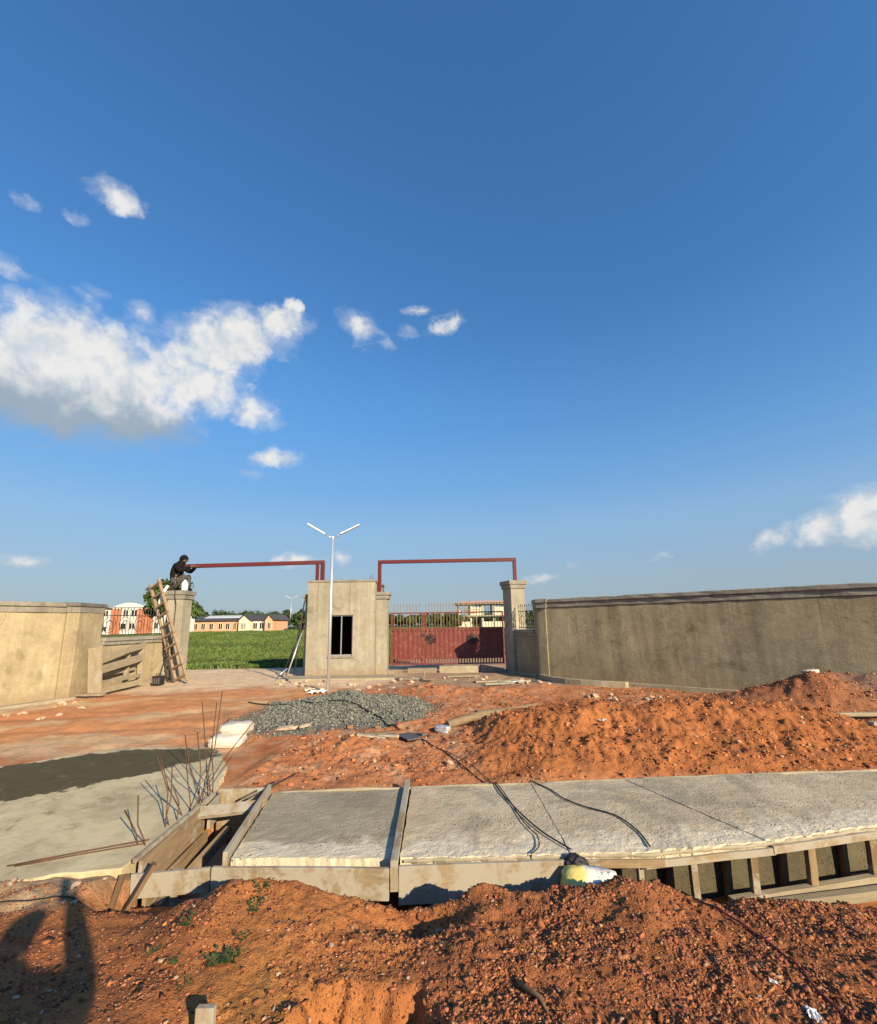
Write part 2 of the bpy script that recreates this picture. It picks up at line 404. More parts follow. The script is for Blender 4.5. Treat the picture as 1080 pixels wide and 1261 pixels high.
def concrete(dark, light, seed=0.0, rough_h=.5, slurry=False):
    def fn(t, o, p, r):
        q = t.vm('ADD', p, (seed, -seed, seed * .5))
        a = t.noise(q, 1.3, 6, .62, .5); b = t.noise(q, 7, 6, .7, .3); c = t.noise(t.mapv(q, (1, 6, 1), (0, 0, .1)), 3.0, 4, .6, .4)
        f = t.m('ADD', t.m('MULTIPLY', a, .55), t.m('ADD', t.m('MULTIPLY', b, .32), t.m('MULTIPLY', c, .18)))
        col = t.ramp(f, [(.34, dark), (.56, tuple(.45 * x + .55 * y for x, y in zip(dark, light))), (.70, light)])
        if slurry:
            at = t.new('ShaderNodeVertexColor'); at.layer_name = 'slurry'
            bcoarse = t.noise(q, 3.5, 5, .7, .5)
            sl = t.smooth(t.m('ADD', at.outputs[1], t.m('ADD', t.m('MULTIPLY', t.m('SUBTRACT', b, .5), .9), t.m('MULTIPLY', t.m('SUBTRACT', bcoarse, .5), .9))), .40, .80)
            col = t.mix(t.m('MULTIPLY', sl, .8), col, (.66, .585, .43))
            dk = t.smooth(t.noise(q, .9, 5, .65, .9), .50, .62); col = t.mix(t.m('MULTIPLY', dk, .55), col, (.22, .195, .14))
            du = t.smooth(t.noise(t.vm('ADD', q, (7, 3, 1)), 1.6, 6, .75, .8), .56, .70); col = t.mix(t.m('MULTIPLY', du, .45), col, (.42, .27, .15))
        pit = t.smooth(t.vor(q, 26 if slurry else 42), .10, .30)
        pm = t.smooth(t.noise(q, 3.3, 4, .6), .46, .60)
        pitf = t.m('MULTIPLY', t.m('SUBTRACT', 1.0, pit), pm)
        col = t.mix(t.m('MULTIPLY', pitf, .55), col, (.10, .09, .07))
        h = t.m('ADD', t.m('MULTIPLY', b, .7), t.m('SUBTRACT', t.m('MULTIPLY', t.noise(q, 45, 5, .7), .35), t.m('MULTIPLY', pitf, .5)))
        return col, t.bump(h, rough_h, .03), .88
    return fn
def wood(dark, light, cement=.0):
    def fn(t, o, p, r):
        q = t.vm('ADD', o, t.vm('MULTIPLY', r, (9.1, 5.3, 7.7)))
        g = t.noise(t.mapv(q, (1.2, 16, 16)), 2.2, 6, .62, .8); k = t.noise(t.mapv(q, (1, 4, 4)), 2.0, 4, .6, 1.2)
        f = t.m('ADD', t.m('MULTIPLY', g, .6), t.m('MULTIPLY', k, .4))
        col = t.ramp(f, [(.30, dark), (.52, tuple((x + y) / 2 for x, y in zip(dark, light))), (.70, light)])
        col = t.mix(1.0, col, t.ramp(r, [(0, (.78, .76, .74)), (1, (1.08, 1.05, 1.0))]), 'MULTIPLY')
        if cement:
            c = t.smooth(t.noise(t.vm('ADD', p, (3, 1, 2)), 4.5, 6, .7, .3), .62 - cement * .25, .72 - cement * .2)
            col = t.mix(c, col, (.34, .31, .245))
        return col, t.bump(g, .35, .004), .85
    return fn
def ironish(col, rust, amt=.5):
    def fn(t, o, p, r):
        n = t.noise(p, 7, 6, .65, .4); m = t.smooth(n, .62 - amt * .25, .72)
        c = t.mix(m, col, rust); c = t.mix(.3, c, t.ramp(t.noise(p, 40, 4), [(.3, (.5, .5, .5)), (.7, (1, 1, 1))]), 'MULTIPLY')
        return c, t.bump(n, .2, .004)
    return fn

def soil_fn(t, o, p, r):
    at = t.new('ShaderNodeVertexColor'); at.layer_name = 'soil'
    base = at.outputs[0]
    a = t.noise(p, 2.3, 6, .65, .4); b = t.noise(p, 14, 6, .7); c = t.noise(p, 70, 4, .7)
    k = t.m('ADD', t.m('MULTIPLY', a, .50), t.m('ADD', t.m('MULTIPLY', b, .40), t.m('MULTIPLY', c, .30)))
    sh = t.ramp(k, [(.38, (.55, .50, .48)), (.58, (.92, .92, .92)), (.76, (1.28, 1.25, 1.2))])
    col = t.mix(1.0, base, sh, 'MULTIPLY')
    v = t.new('ShaderNodeTexVoronoi'); t.put(v.inputs['Vector'], p); v.inputs['Scale'].default_value = 75; v.distance = 'MANHATTAN'
    peb = t.smooth(v.outputs['Distance'], .55, .15)
    cr = t.new('ShaderNodeSeparateXYZ'); t.put(cr.inputs[0], v.outputs['Color'])
    pale = t.m('MULTIPLY', peb, t.smooth(cr.outputs[0], .84, .9))
    dark = t.m('MULTIPLY', peb, t.smooth(cr.outputs[1], .70, .8))
    al = at.outputs[1]                                # alpha = how stony the soil is
    col = t.mix(t.m('MULTIPLY', pale, t.m('MULTIPLY', al, .7)), col, (.55, .36, .22))
    col = t.mix(t.m('MULTIPLY', dark, t.m('MULTIPLY', al, .55)), col, (.13, .042, .022))
    h = t.m('ADD', t.m('MULTIPLY', b, .8), t.m('ADD', t.m('MULTIPLY', c, .35), t.m('MULTIPLY', peb, t.m('MULTIPLY', al, .3))))
    return col, t.bump(h, .75, .03), .95
def vcol_fn(layer, bump=.3, scale=60):
    def fn(t, o, p, r):
        at = t.new('ShaderNodeVertexColor'); at.layer_name = layer
        n = t.noise(p, scale, 4, .7)
        return t.mix(.5, at.outputs[0], t.ramp(n, [(.3, (.5, .5, .5)), (.7, (1.15, 1.15, 1.15))]), 'MULTIPLY'), t.bump(n, bump, .01), .9
    return fn

def apron_fn(t, o, p, r):
    a = t.noise(p, 1.1, 6, .6, .5); b = t.noise(p, 6, 6, .7, .3); c = t.noise(p, 40, 5, .7)
    f = t.m('ADD', t.m('MULTIPLY', a, .6), t.m('MULTIPLY', b, .4))
    col = t.ramp(f, [(.35, (.33, .275, .165)), (.52, (.52, .445, .275)), (.68, (.62, .53, .345))])
    s = t.new('ShaderNodeSeparateXYZ'); t.put(s.inputs[0], p); x, y = s.outputs[0], s.outputs[1]
    # fresh wet cement in a band across the middle of the apron
    e = t.m('ADD', t.m('SUBTRACT', y, t.m('ADD', 6.15, t.m('MULTIPLY', t.m('ADD', x, 4.3), .46))), t.m('ADD', t.m('MULTIPLY', t.m('SUBTRACT', a, .5), 1.2), t.m('MULTIPLY', t.m('SUBTRACT', t.noise(p, 2.4, 6, .7, .5), .5), .75)))
    d = t.m('ABSOLUTE', e)
    w = t.m('ADD', t.smooth(x, -2.9, -4.6, .10, .92), t.m('MULTIPLY', t.m('SUBTRACT', b, .5), .35))
    wet = t.smooth(t.m('SUBTRACT', d, w), .05, -.04)
    wet = t.m('MULTIPLY', wet, t.smooth(x, -2.75, -3.3))
    sp = t.smooth(t.noise(p, 2.2, 6, .72, .8), .53, .64); sp = t.m('MULTIPLY', sp, t.smooth(x, -2.7, -3.6))
    wet2 = t.m('MAXIMUM', wet, t.m('MULTIPLY', sp, .55))
    col = t.mix(wet2, col, t.mix(b, (.062, .053, .027), (.115, .098, .052)))
    dust = t.smooth(t.noise(p, 2.1, 5, .7, .3), .55, .75); col = t.mix(t.m('MULTIPLY', dust, .35), col, (.50, .33, .18))
    rough = t.m('SUBTRACT', .95, t.m('MULTIPLY', wet2, .10))
    return col, t.bump(t.m('ADD', t.m('MULTIPLY', b, .8), t.m('MULTIPLY', c, .3)), .4, .025), rough

M = {}
M['soil'] = mat('laterite_soil', soil_fn, .95, .1)
M['pebble'] = mat('laterite_pebble', vcol_fn('tint', .3, 90), .9, .15)
M['gravel'] = mat('grey_granite_gravel', vcol_fn('tint', .3, 60), .85, .25)
M['apron'] = mat('apron_concrete', apron_fn, .9, .12)
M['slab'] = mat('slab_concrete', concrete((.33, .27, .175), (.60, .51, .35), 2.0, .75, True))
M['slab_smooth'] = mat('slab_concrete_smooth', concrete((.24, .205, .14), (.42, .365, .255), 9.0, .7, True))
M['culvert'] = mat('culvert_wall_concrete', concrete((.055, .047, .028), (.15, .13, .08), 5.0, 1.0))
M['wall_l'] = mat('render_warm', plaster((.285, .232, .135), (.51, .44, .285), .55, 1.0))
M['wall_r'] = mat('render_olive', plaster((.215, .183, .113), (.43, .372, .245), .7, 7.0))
M['house'] = mat('render_pale', plaster((.255, .235, .175), (.46, .425, .33), .6, 4.0))
M['coping'] = mat('coping_cement', plaster((.19, .18, .15), (.36, .34, .285), .5, 3.0))
M['coping_dark'] = mat('coping_wet_cement', plaster((.10, .10, .095), (.22, .215, .20), .4, 5.0))
M['plinth'] = mat('footing_concrete', concrete((.24, .20, .13), (.44, .385, .275), 3.0, .5))
M['wood'] = mat('form_timber', wood((.16, .11, .06), (.37, .275, .165), .35))
M['wood_pale'] = mat('form_timber_cement', wood((.20, .15, .09), (.40, .32, .21), .9))
M['wood_dark'] = mat('weathered_timber', wood((.10, .06, .035), (.26, .17, .10)))
M['wood_grey'] = mat('grey_timber', wood((.24, .205, .14), (.41, .355, .25), .4))
M['ladder'] = mat('ladder_timber', wood((.19, .13, .085), (.41, .31, .215)))
M['bamboo'] = mat('bamboo', wood((.14, .10, .06), (.29, .225, .14)))
M['red'] = mat('red_oxide_paint', ironish((.11, .014, .018), (.085, .022, .018), .3), .5, .4)
M['gate_red'] = mat('gate_red_oxide', ironish((.165, .038, .030), (.25, .10, .075), .5), .6, .35)
M['gate_tan'] = mat('gate_bar_tan', ironish((.27, .165, .10), (.22, .10, .065), .4), .6, .35)
M['iron'] = mat('wrought_iron', ironish((.045, .04, .038), (.10, .055, .035), .4), .6, .4)
M['black'] = mat('black_rubber', flat((.02, .02, .022), .3, 20), .6, .3)
M['red_cable'] = mat('red_cable', flat((.16, .028, .022), .3, 20), .5, .4)
M['rebar'] = mat('rusty_rebar', ironish((.10, .055, .035), (.17, .075, .04), .6), .8, .3)
M['galv'] = mat('galvanised_steel', flat((.60, .62, .64), .08, 12, .05), .35, .5, .6)
M['led'] = mat('lamp_housing', flat((.74, .76, .78), .06, 10, .05), .4, .5)
M['solar'] = mat('solar_panel', flat((.02, .03, .07), .2, 10, .05), .2, .6)
M['glass'] = mat('dark_glass', flat((.012, .013, .014), .1, 5, .02), .08, .5)
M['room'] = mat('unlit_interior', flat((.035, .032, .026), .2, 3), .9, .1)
M['alu'] = mat('aluminium_frame', flat((.42, .42, .41), .1, 10, .05), .4, .5, .5)
M['sack'] = mat('cement_sack_paper', flat((.56, .52, .44), .15, 6, .6), .75, .2)
M['white'] = mat('white_plastic', flat((.74, .74, .72), .08, 8, .2), .5, .4)
M['stone'] = mat('pale_stone', flat((.48, .36, .25), .3, 12, .6), .9, .2)
M['stone_red'] = mat('laterite_stone', flat((.34, .15, .075), .35, 14, .6), .9, .2)
M['slate'] = mat('dark_sheet', flat((.09, .085, .085), .3, 8, .3), .6, .4)
M['leaf'] = mat('leaf_green', vcol_fn('tint', .1, 5), .6, .3)
M['bark'] = mat('bark', flat((.12, .085, .055), .4, 8, .8), .95, .1)
M['b_white'] = mat('painted_white', flat((.74, .71, .64), .06, 1, .05), .8, .2)
M['b_brick'] = mat('orange_brick', flat((.47, .17, .085), .15, 2, .1), .85, .2)
M['b_pink'] = mat('pink_paint', flat((.66, .35, .22), .08, 1, .05), .85, .2)
M['b_cream'] = mat('cream_paint', flat((.70, .60, .44), .08, 1, .05), .85, .2)
M['roof'] = mat('dark_roof', flat((.07, .065, .06), .2, 2, .1), .6, .3)
M['zinc'] = mat('zinc_sheet', flat((.55, .57, .58), .15, 1, .1), .45, .4)
M['cloth_black'] = mat('black_cloth', flat((.009, .0085, .009), .3, 20, .4), .9, .15)
M['skin'] = mat('skin', flat((.10, .055, .036), .15, 20, .2), .55, .35)
def patt(t, o, p, r):
    v = t.vor(t.mapv(p, (1, 1, 1.6)), 16, 'DISTANCE_TO_EDGE'); w = t.noise(p, 24, 3, .6, 1.5)
    return t.mix(t.smooth(w, .50, .56), (.012, .012, .012), (.20, .195, .18)), None, .9
M['cloth_pattern'] = mat('patterned_cloth', patt, .9, .15)
M['denim'] = mat('blue_cloth', flat((.06, .08, .14), .2, 20, .4), .9, .15)
def yel_fn(t, o, p, r):
    s = t.new('ShaderNodeSeparateXYZ'); t.put(s.inputs[0], o)
    n = t.noise(o, 9, 4, .6, .5); st = t.smooth(t.m('ADD', s.outputs[0], t.m('MULTIPLY', n, .1)), -.02, .04)
    c = t.mix(st, (.62, .52, .16), (.66, .64, .58)); pr = t.smooth(t.noise(t.mapv(o, (2, 1, 1)), 22, 2), .60, .62)
    c = t.mix(t.m('MULTIPLY', pr, st), c, (.16, .25, .36))
    return c, t.bump(n, .5, .02), .6
M['yellow_sack'] = mat('printed_sack', yel_fn, .6, .3)

# ------------------------------------------------------------------ ground sheet
def build_ground():
    th = np.concatenate([np.linspace(-math.pi, -R(66), 46)[:-1], np.linspace(-R(66), R(66), 760), np.linspace(R(66), math.pi, 46)[1:]])[:-1]
    rr = [0.25]
    while rr[-1] < 5000:
        r_ = rr[-1]; k = .04 if r_ < 1.6 else .0040 if r_ < 4.0 else .0048 if r_ < 9 else .0075 if r_ < 16 else .016 if r_ < 30 else .05 if r_ < 400 else .2
        rr.append(r_ * (1 + k))
    rr = np.array(rr); na, nr = len(th), len(rr)
    rg, tg = np.meshgrid(rr, th, indexing='ij')
    x = rg * np.sin(tg); y = rg * np.cos(tg); z = height(x.ravel(), y.ravel()).reshape(x.shape)
    z -= np.where(rg > 900, (rg - 900) * .002, 0)
    v = np.stack([x, y, z], -1).reshape(-1, 3)
    v = np.vstack([v, [[0, 0, .17]]])
    i, j = np.meshgrid(np.arange(nr - 1), np.arange(na), indexing='ij'); j2 = (j + 1) % na
    q = np.stack([i * na + j, i * na + j2, (i + 1) * na + j2, (i + 1) * na + j], -1).reshape(-1, 4)[:, ::-1]
    c0 = len(v) - 1; tri = np.stack([np.full(na, c0), (np.arange(na) + 1) % na, np.arange(na)], -1)[:, ::-1]
    me = bpy.data.meshes.new('ground'); me.vertices.add(len(v)); me.vertices.foreach_set('co', v.ravel())
    me.loops.add(q.size + tri.size); me.polygons.add(len(q) + len(tri))
    me.loops.foreach_set('vertex_index', np.concatenate([q.ravel(), tri.ravel()]))
    ls = np.concatenate([np.arange(len(q)) * 4, q.size + np.arange(len(tri)) * 3])
    me.polygons.foreach_set('loop_start', ls)
    me.polygons.foreach_set('use_smooth', np.ones(len(ls), bool)); me.update(); me.validate()
    # colour of the soil itself, zone by zone
    X, Y = v[:, 0], v[:, 1]; col = np.empty((len(v), 4)); n1 = fbm(X * .8, Y * .8, 4, 101); n2 = fbm(X * .25, Y * .25, 3, 111); n3 = fbm(X * 2.6, Y * 2.6, 4, 121)
    def lay(c, a):
        a = np.clip(a, 0, 1)[:, None]; col[:, :3] = col[:, :3] * (1 - a) + np.array(c) * a
    col[:, :3] = (.55, .232, .10); col[:, 3] = .45
    lay((.46, .175, .07), sst(0, .6, n1)); lay((.54, .345, .20), sst(.05, .5, n3) * .6)
    # red-brown stony spoil in front and the bank
    fg = sst(3.9, 3.4, Y); lay((.42, .158, .056), fg * .92); lay((.50, .205, .066), fg * sst(.1, .5, n1) * .8)
    lay((.30, .105, .045), fg * sst(.15, .5, n3) * .6)
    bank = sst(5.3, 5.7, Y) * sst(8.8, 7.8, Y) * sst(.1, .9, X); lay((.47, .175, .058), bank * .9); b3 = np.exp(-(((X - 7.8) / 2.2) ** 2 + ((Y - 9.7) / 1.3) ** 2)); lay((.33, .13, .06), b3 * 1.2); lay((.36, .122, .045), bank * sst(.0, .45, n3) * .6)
    lay((.46, .34, .20), sst(3.0, 3.5, Y + .25 * n3) * sst(4.0, 3.7, Y) * sst(-2.2, -2.6, X) * .85)
    lay((.32, .118, .05), fg * sst(-.3, .6, X + .4 * n1) * .6)
    # orange subsoil freshly cut at the scoop
    lay((.50, .225, .065), np.exp(-(((X + .86) / .26) ** 2 + ((Y - 2.3) / .33) ** 2)) * .95)
    # dusty tan track, drive and the cement-dusted ground before the house
    st = fbm(X * .30 + Y * .05, (Y - .16 * X) * .75 + .25 * n1, 4, 131)
    track = sst(-2.7, -3.6, X) * sst(7.0, 7.6, Y) * sst(14.5, 12.5, Y); lay((.70, .33, .14), track * .9); lay((.74, .51, .27), track * sst(.12, .5, st) * .85); lay((.60, .26, .115), track * sst(-.1, -.5, st) * .8); rim = sst(.45, .1, np.abs(Y - (7.15 + .0 * X) + .3 * n1)) * sst(-2.6, -3.4, X); lay((.62, .48, .30), rim * .6)
    drive = sst(12.6, 14.6, Y + .7 * n1 + .12 * np.abs(X + 6)) * sst(-1.2, -2.0, X - .25 * (Y - 15) + .5 * n1) * sst(23, 20.5, Y + n1); lay((.80, .61, .385), drive * .95)
    yard = sst(12.4, 13.4, Y + n1 * .8) * sst(-2.2, -1.2, X) * sst(27, 23, Y); lay((.44, .33, .215), yard * .8)
    base_l = sst(1.0, .2, np.abs(X + 10.0 - .0 * Y) + .4 * n1) * sst(9, 10, Y) * sst(16.5, 15.5, Y); lay((.56, .44, .29), base_l * .8)
    gm = gravel_mask(X, Y); lay((.155, .16, .135), sst(-.16, .06, gm + .1 * n3))
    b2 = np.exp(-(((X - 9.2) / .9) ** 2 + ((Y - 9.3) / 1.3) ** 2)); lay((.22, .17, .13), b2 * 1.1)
    # field behind the gate
    field = sst(20.0, 21.5, Y + .5 * n1 - .35 * sst(-9, -6.5, X) - 7 * sst(-3, -1.5, X)); lay((.11, .16, .04), field); lay((.10, .085, .05), field * sst(.1, .5, n2) * .5)
    dirt = np.exp(-(((X + 5.4) / 1.6) ** 2 + ((Y - 22) / 2.2) ** 2)); lay((.10, .08, .06), dirt * 1.3)
    pale = sst(80, 84, Y) * sst(93, 89, Y) * sst(-30, -34, X); lay((.45, .33, .2), pale * .9)
    lay((.06, .085, .028), sst(110, 150, np.hypot(X, Y)))
    col[:, 3] = np.clip(.35 + .65 * fg + .4 * bank - .3 * drive - .5 * field, 0, 1)
    col[:, :3] *= np.array([.84, .84, .86])
    ca = me.color_attributes.new('soil', 'FLOAT_COLOR', 'POINT'); ca.data.foreach_set('color', col.astype(np.float32).ravel())
    o = link('ground', me, M['soil']); kind(o, 'structure', 'rutted red laterite ground of the building site'); return o
build_ground()

def scatter_mesh(name, P, size, flat_, cols, mat_, base='ico'):
    """many small stones as one mesh; P (n,3), size (n,), cols (n,3)"""
    bm = bmesh.new(); bmesh.ops.create_cube(bm, size=1.35) if base == 'ico' else bmesh.ops.create_cone(bm, segments=4, radius1=.9, radius2=.5, depth=1.2, cap_ends=True)
    bmesh.ops.triangulate(bm, faces=bm.faces[:]); bv = np.array([v.co[:] for v in bm.verts]); bf = np.array([[v.index for v in f.verts] for f in bm.faces]); bm.free()
    n = len(P); nv = len(bv)
    V = bv[None] + RNG.uniform(-.42, .42, (n, nv, 3))
    V = V * np.stack([RNG.uniform(1.0, 1.7, n), RNG.uniform(.45, .95, n), RNG.uniform(flat_[0], flat_[1], n)], -1)[:, None]
    a = RNG.uniform(0, 6.283, n); b = RNG.normal(0, .35, n); ca, sa, cb, sb = np.cos(a), np.sin(a), np.cos(b), np.sin(b)
    Y_ = V[..., 1] * cb[:, None] - V[..., 2] * sb[:, None]; Z_ = V[..., 1] * sb[:, None] + V[..., 2] * cb[:, None]
    X_ = V[..., 0] * ca[:, None] - Y_ * sa[:, None]; Y2 = V[..., 0] * sa[:, None] + Y_ * ca[:, None]
    V = np.stack([X_, Y2, Z_], -1) * size[:, None, None] + P[:, None]
    F = bf[None] + (np.arange(n) * nv)[:, None, None]
    me = bpy.data.meshes.new(name); me.vertices.add(n * nv); me.vertices.foreach_set('co', V.reshape(-1))
    me.loops.add(F.size); me.polygons.add(n * len(bf)); me.loops.foreach_set('vertex_index', F.reshape(-1).astype(np.int32))
    me.polygons.foreach_set('loop_start', np.arange(n * len(bf)) * 3); me.update()
    cc = np.ones((n, nv, 4), np.float32); cc[..., :3] = cols[:, None]
    me.color_attributes.new('tint', 'FLOAT_COLOR', 'POINT').data.foreach_set('color', cc.reshape(-1))
    return link(name, me, mat_)

def pebble_cols(n, pale=.06, dark=.14):
    c = np.array([.345, .137, .061]) * RNG.uniform(.35, 1.5, (n, 1)) * np.stack([np.ones(n), RNG.uniform(.8, 1.2, n), RNG.uniform(.8, 1.3, n)], -1)
    p = RNG.random(n) < pale; c[p] = np.array([.46, .28, .17]) * RNG.uniform(.6, 1.1, (p.sum(), 1))
    d = RNG.random(n) < dark; c[d] = np.array([.15, .062, .042]) * RNG.uniform(.7, 1.2, (d.sum(), 1))
    return c
def build_pebbles():
    n = 150000; th = RNG.uniform(-R(50), R(50), n); y = 1.75 + (3.5 - 1.75) * RNG.random(n) ** .9; x = y * np.tan(th)
    dens = .30 + .70 * sst(-.5, .35, x + .5 * fbm(x * 1.2, y * 1.2, 3, 201)); dens *= 1 - .75 * np.exp(-(((x + .86) / .26) ** 2 + ((y - 2.3) / .3) ** 2))
    dens *= .25 + .75 * sst(-.25, .25, fbm(x * 2.2, y * 2.2, 3, 203))
    k = (RNG.random(n) < dens) & (np.abs(x) < 3.6); x, y = x[k], y[k]; n = len(x)
    s = np.clip(np.exp(RNG.normal(-5.6, .52, n)), .0022, .015)
    P = np.stack([x, y, height(x, y) + s * .15], -1)
    o = scatter_mesh('laterite_pebbles', P, s, (.5, .8), pebble_cols(n), M['pebble']); kind(o, 'stuff', 'loose red laterite pebbles covering the foreground spoil')
    n = 900; x = RNG.uniform(-2.6, 2.6, n); y = RNG.uniform(1.9, 3.25, n); k = (fbm(x * 1.6, y * 1.6, 3, 211) > .12) | (RNG.random(n) < .12); x, y = x[k], y[k]; n = len(x)
    s = np.clip(np.exp(RNG.normal(-4.45, .35, n)), .008, .026)
    o = scatter_mesh('laterite_clods', np.stack([x, y, height(x, y) + s * .12], -1), s, (.5, .8), np.array([.30, .118, .05]) * RNG.uniform(.6, 1.15, (n, 1)), M['pebble']); kind(o, 'stuff', 'lumps of dug red earth on the foreground spoil')
    n = 60000; x = RNG.uniform(-3.2, 10, n); y = RNG.uniform(5.3, 12.8, n)
    bank = np.maximum(sst(.2, 1, x) * sst(9, 8, y), sst(5.5, 6.5, x) * sst(11.2, 10.5, y)); dens = .45 + .5 * bank; dens *= .3 + .7 * sst(-.1, .3, fbm(x * .9, y * .9, 3, 207)); dens *= (gravel_mask(x, y) < -.05)
    k = (RNG.random(n) < dens) & (y > y_far(x) + .05) & ~((x < -2.3) & (y < 7.4)); x, y = x[k], y[k]; n = len(x)
    s = np.clip(np.exp(RNG.normal(-4.75, .5, n)), .005, .045)
    o = scatter_mesh('laterite_rubble', np.stack([x, y, height(x, y) + s * .2], -1), s, (.5, .85), pebble_cols(n, .12, .03) * np.array([1.25, 1.2, 1.1]), M['pebble']); kind(o, 'stuff', 'laterite rubble and clods strewn behind the slab')
    n = 52000; x = RNG.uniform(-5.2, .6, n); y = RNG.uniform(7.6, 12.6, n); g_ = gravel_mask(x, y) + .09 * RNG.normal(0, 1, n) - .35 * (RNG.random(n) < .5) * (gravel_mask(x, y) < .12) + .25 * (RNG.random(n) < .04)
    k = g_ > .02; x, y = x[k], y[k]; n = len(x); s = np.clip(np.exp(RNG.normal(-4.45, .38, n)), .005, .032)
    c = np.array([.22, .225, .185]) * RNG.uniform(.5, 1.4, (n, 1))
    o = scatter_mesh('granite_gravel', np.stack([x, y, height(x, y) + s * .4], -1), s, (.6, .9), c, M['gravel']); kind(o, 'stuff', 'heap of loose grey granite gravel in the yard')
build_pebbles()

# ------------------------------------------------------------------ concrete apron
def build_apron():
    P = [(-2.42, 3.70), (-2.40, 4.6), (-2.47, 5.2), (-2.75, 6.0), (-3.05, 6.65), (-3.5, 6.98), (-4.2, 7.12), (-4.9, 7.08), (-5.7, 6.35), (-6.9, 5.7), (-8.5, 5.0), (-9.2, 3.4), (-7.5, 2.6), (-5, 2.95), (-3.6, 3.32), (-2.9, 3.62)]
    pts = []
    for a, b in zip(P, P[1:] + P[:1]):
        L = math.hypot(b[0] - a[0], b[1] - a[1]); n = max(2, int(L / .06))
        pts += [(a[0] + (b[0] - a[0]) * i / n, a[1] + (b[1] - a[1]) * i / n) for i in range(n)]
    q = np.array(pts); j = fbm(q[:, 0] * 3, q[:, 1] * 3, 4, 301) * .07; k = fbm(q[:, 0] * 3, q[:, 1] * 3, 4, 305) * .07
    k *= np.clip((-2.5 - q[:, 0]) / .2, .12, 1); j *= np.clip((-2.5 - q[:, 0]) / .2, .12, 1)
    q = q + np.stack([j, k], -1)
    bm = bmesh.new(); vs = [bm.verts.new((a, b, .03)) for a, b in q]; f = bm.faces.new(vs)
    r = bmesh.ops.extrude_face_region(bm, geom=[f]); low = [e for e in r['geom'] if isinstance(e, bmesh.types.BMVert)]
    for v in low: v.co.z = -.12
    bmesh.ops.recalc_face_normals(bm, faces=bm.faces[:])
    me = bpy.data.meshes.new('concrete_apron'); bm.to_mesh(me); bm.free()
    o = link('concrete_apron', me, M['apron'], None, None, .012); kind(o, 'structure', 'poured concrete apron with a wet dark patch beside the culvert')
build_apron()

# ------------------------------------------------------------------ culvert slab with its formwork
def strip(x0, x1, z1, z0, back=0.0, front=0.0, n=10, edge=.012, seed=0):
    n *= 4
    """slab panel between the near and the far edge, ragged where it was struck off"""
    xs = np.linspace(x0, x1, n + 1); rn = random.Random(seed)
    m = 36; v = []; f = []
    for lv, z in ((0, z1), (1, z0)):
        for i, x in enumerate(xs):
            for k in range(m + 1):
                t = k / m; y = (y_near(x) + front) * (1 - t) + (y_far(x) - back) * t
                xx = x + .0 * t
                if i == 0 or i == n: xx += rn.uniform(-1, 1) * .004
                yy = y + (rn.uniform(-edge, edge) if k in (0, m) and lv == 0 else 0)
                zz = z; xx += (-.55 * t if x > 2 else 0)
                v.append((xx - (.17 * (t) if x < -1.6 else 0), yy, zz))
    av = np.array(v); tp = slice(0, (n + 1) * (m + 1)); kx = np.tile(np.arange(m + 1), n + 1) / m
    rgh = .0012 + .0032 * np.clip(1 - kx / .35, 0, 1)
    av[tp, 2] += rgh * fbm(av[tp, 0] * 9, av[tp, 1] * 16, 4, 501 + seed, .6) + .005 * fbm(av[tp, 0] * 1.4, av[tp, 1] * 1.4, 2, 507) + .002 * np.abs(fbm(av[tp, 0] * 4, av[tp, 1] * 4, 3, 509))
    v = av.tolist()
    s = (n + 1) * (m + 1)
    for i in range(n):
        for k in range(m):
            a = i * (m + 1) + k; f.append((a, a + m + 1, a + m + 2, a + 1)); f.append((s + a, s + a + 1, s + a + m + 2, s + a + m + 1))
    for i in range(n):
        a = i * (m + 1); f.append((a, s + a, s + a + m + 1, a + m + 1)); a += m; f.append((a, a + m + 1, s + a + m + 1, s + a))
    for k in range(m):
        f.append((k, k + 1, s + k + 1, s + k)); a = n * (m + 1) + k; f.append((a, s + a, s + a + 1, a + 1))
    al = []
    for lv in (0, 1):
        for i in range(n + 1):
            for k in range(m + 1): al.append(max(0, 1 - (k / m) / .42) if lv == 0 else .6)
    return v, f, al
def slab_obj(v, f, al, m, t):
    me = me_from('slab_panel', v, f); ca = me.color_attributes.new('slurry', 'FLOAT_COLOR', 'POINT')
    for i, a in enumerate(al): ca.data[i].color = (1, 1, 1, a)
    return link('slab_panel', me, m, t)
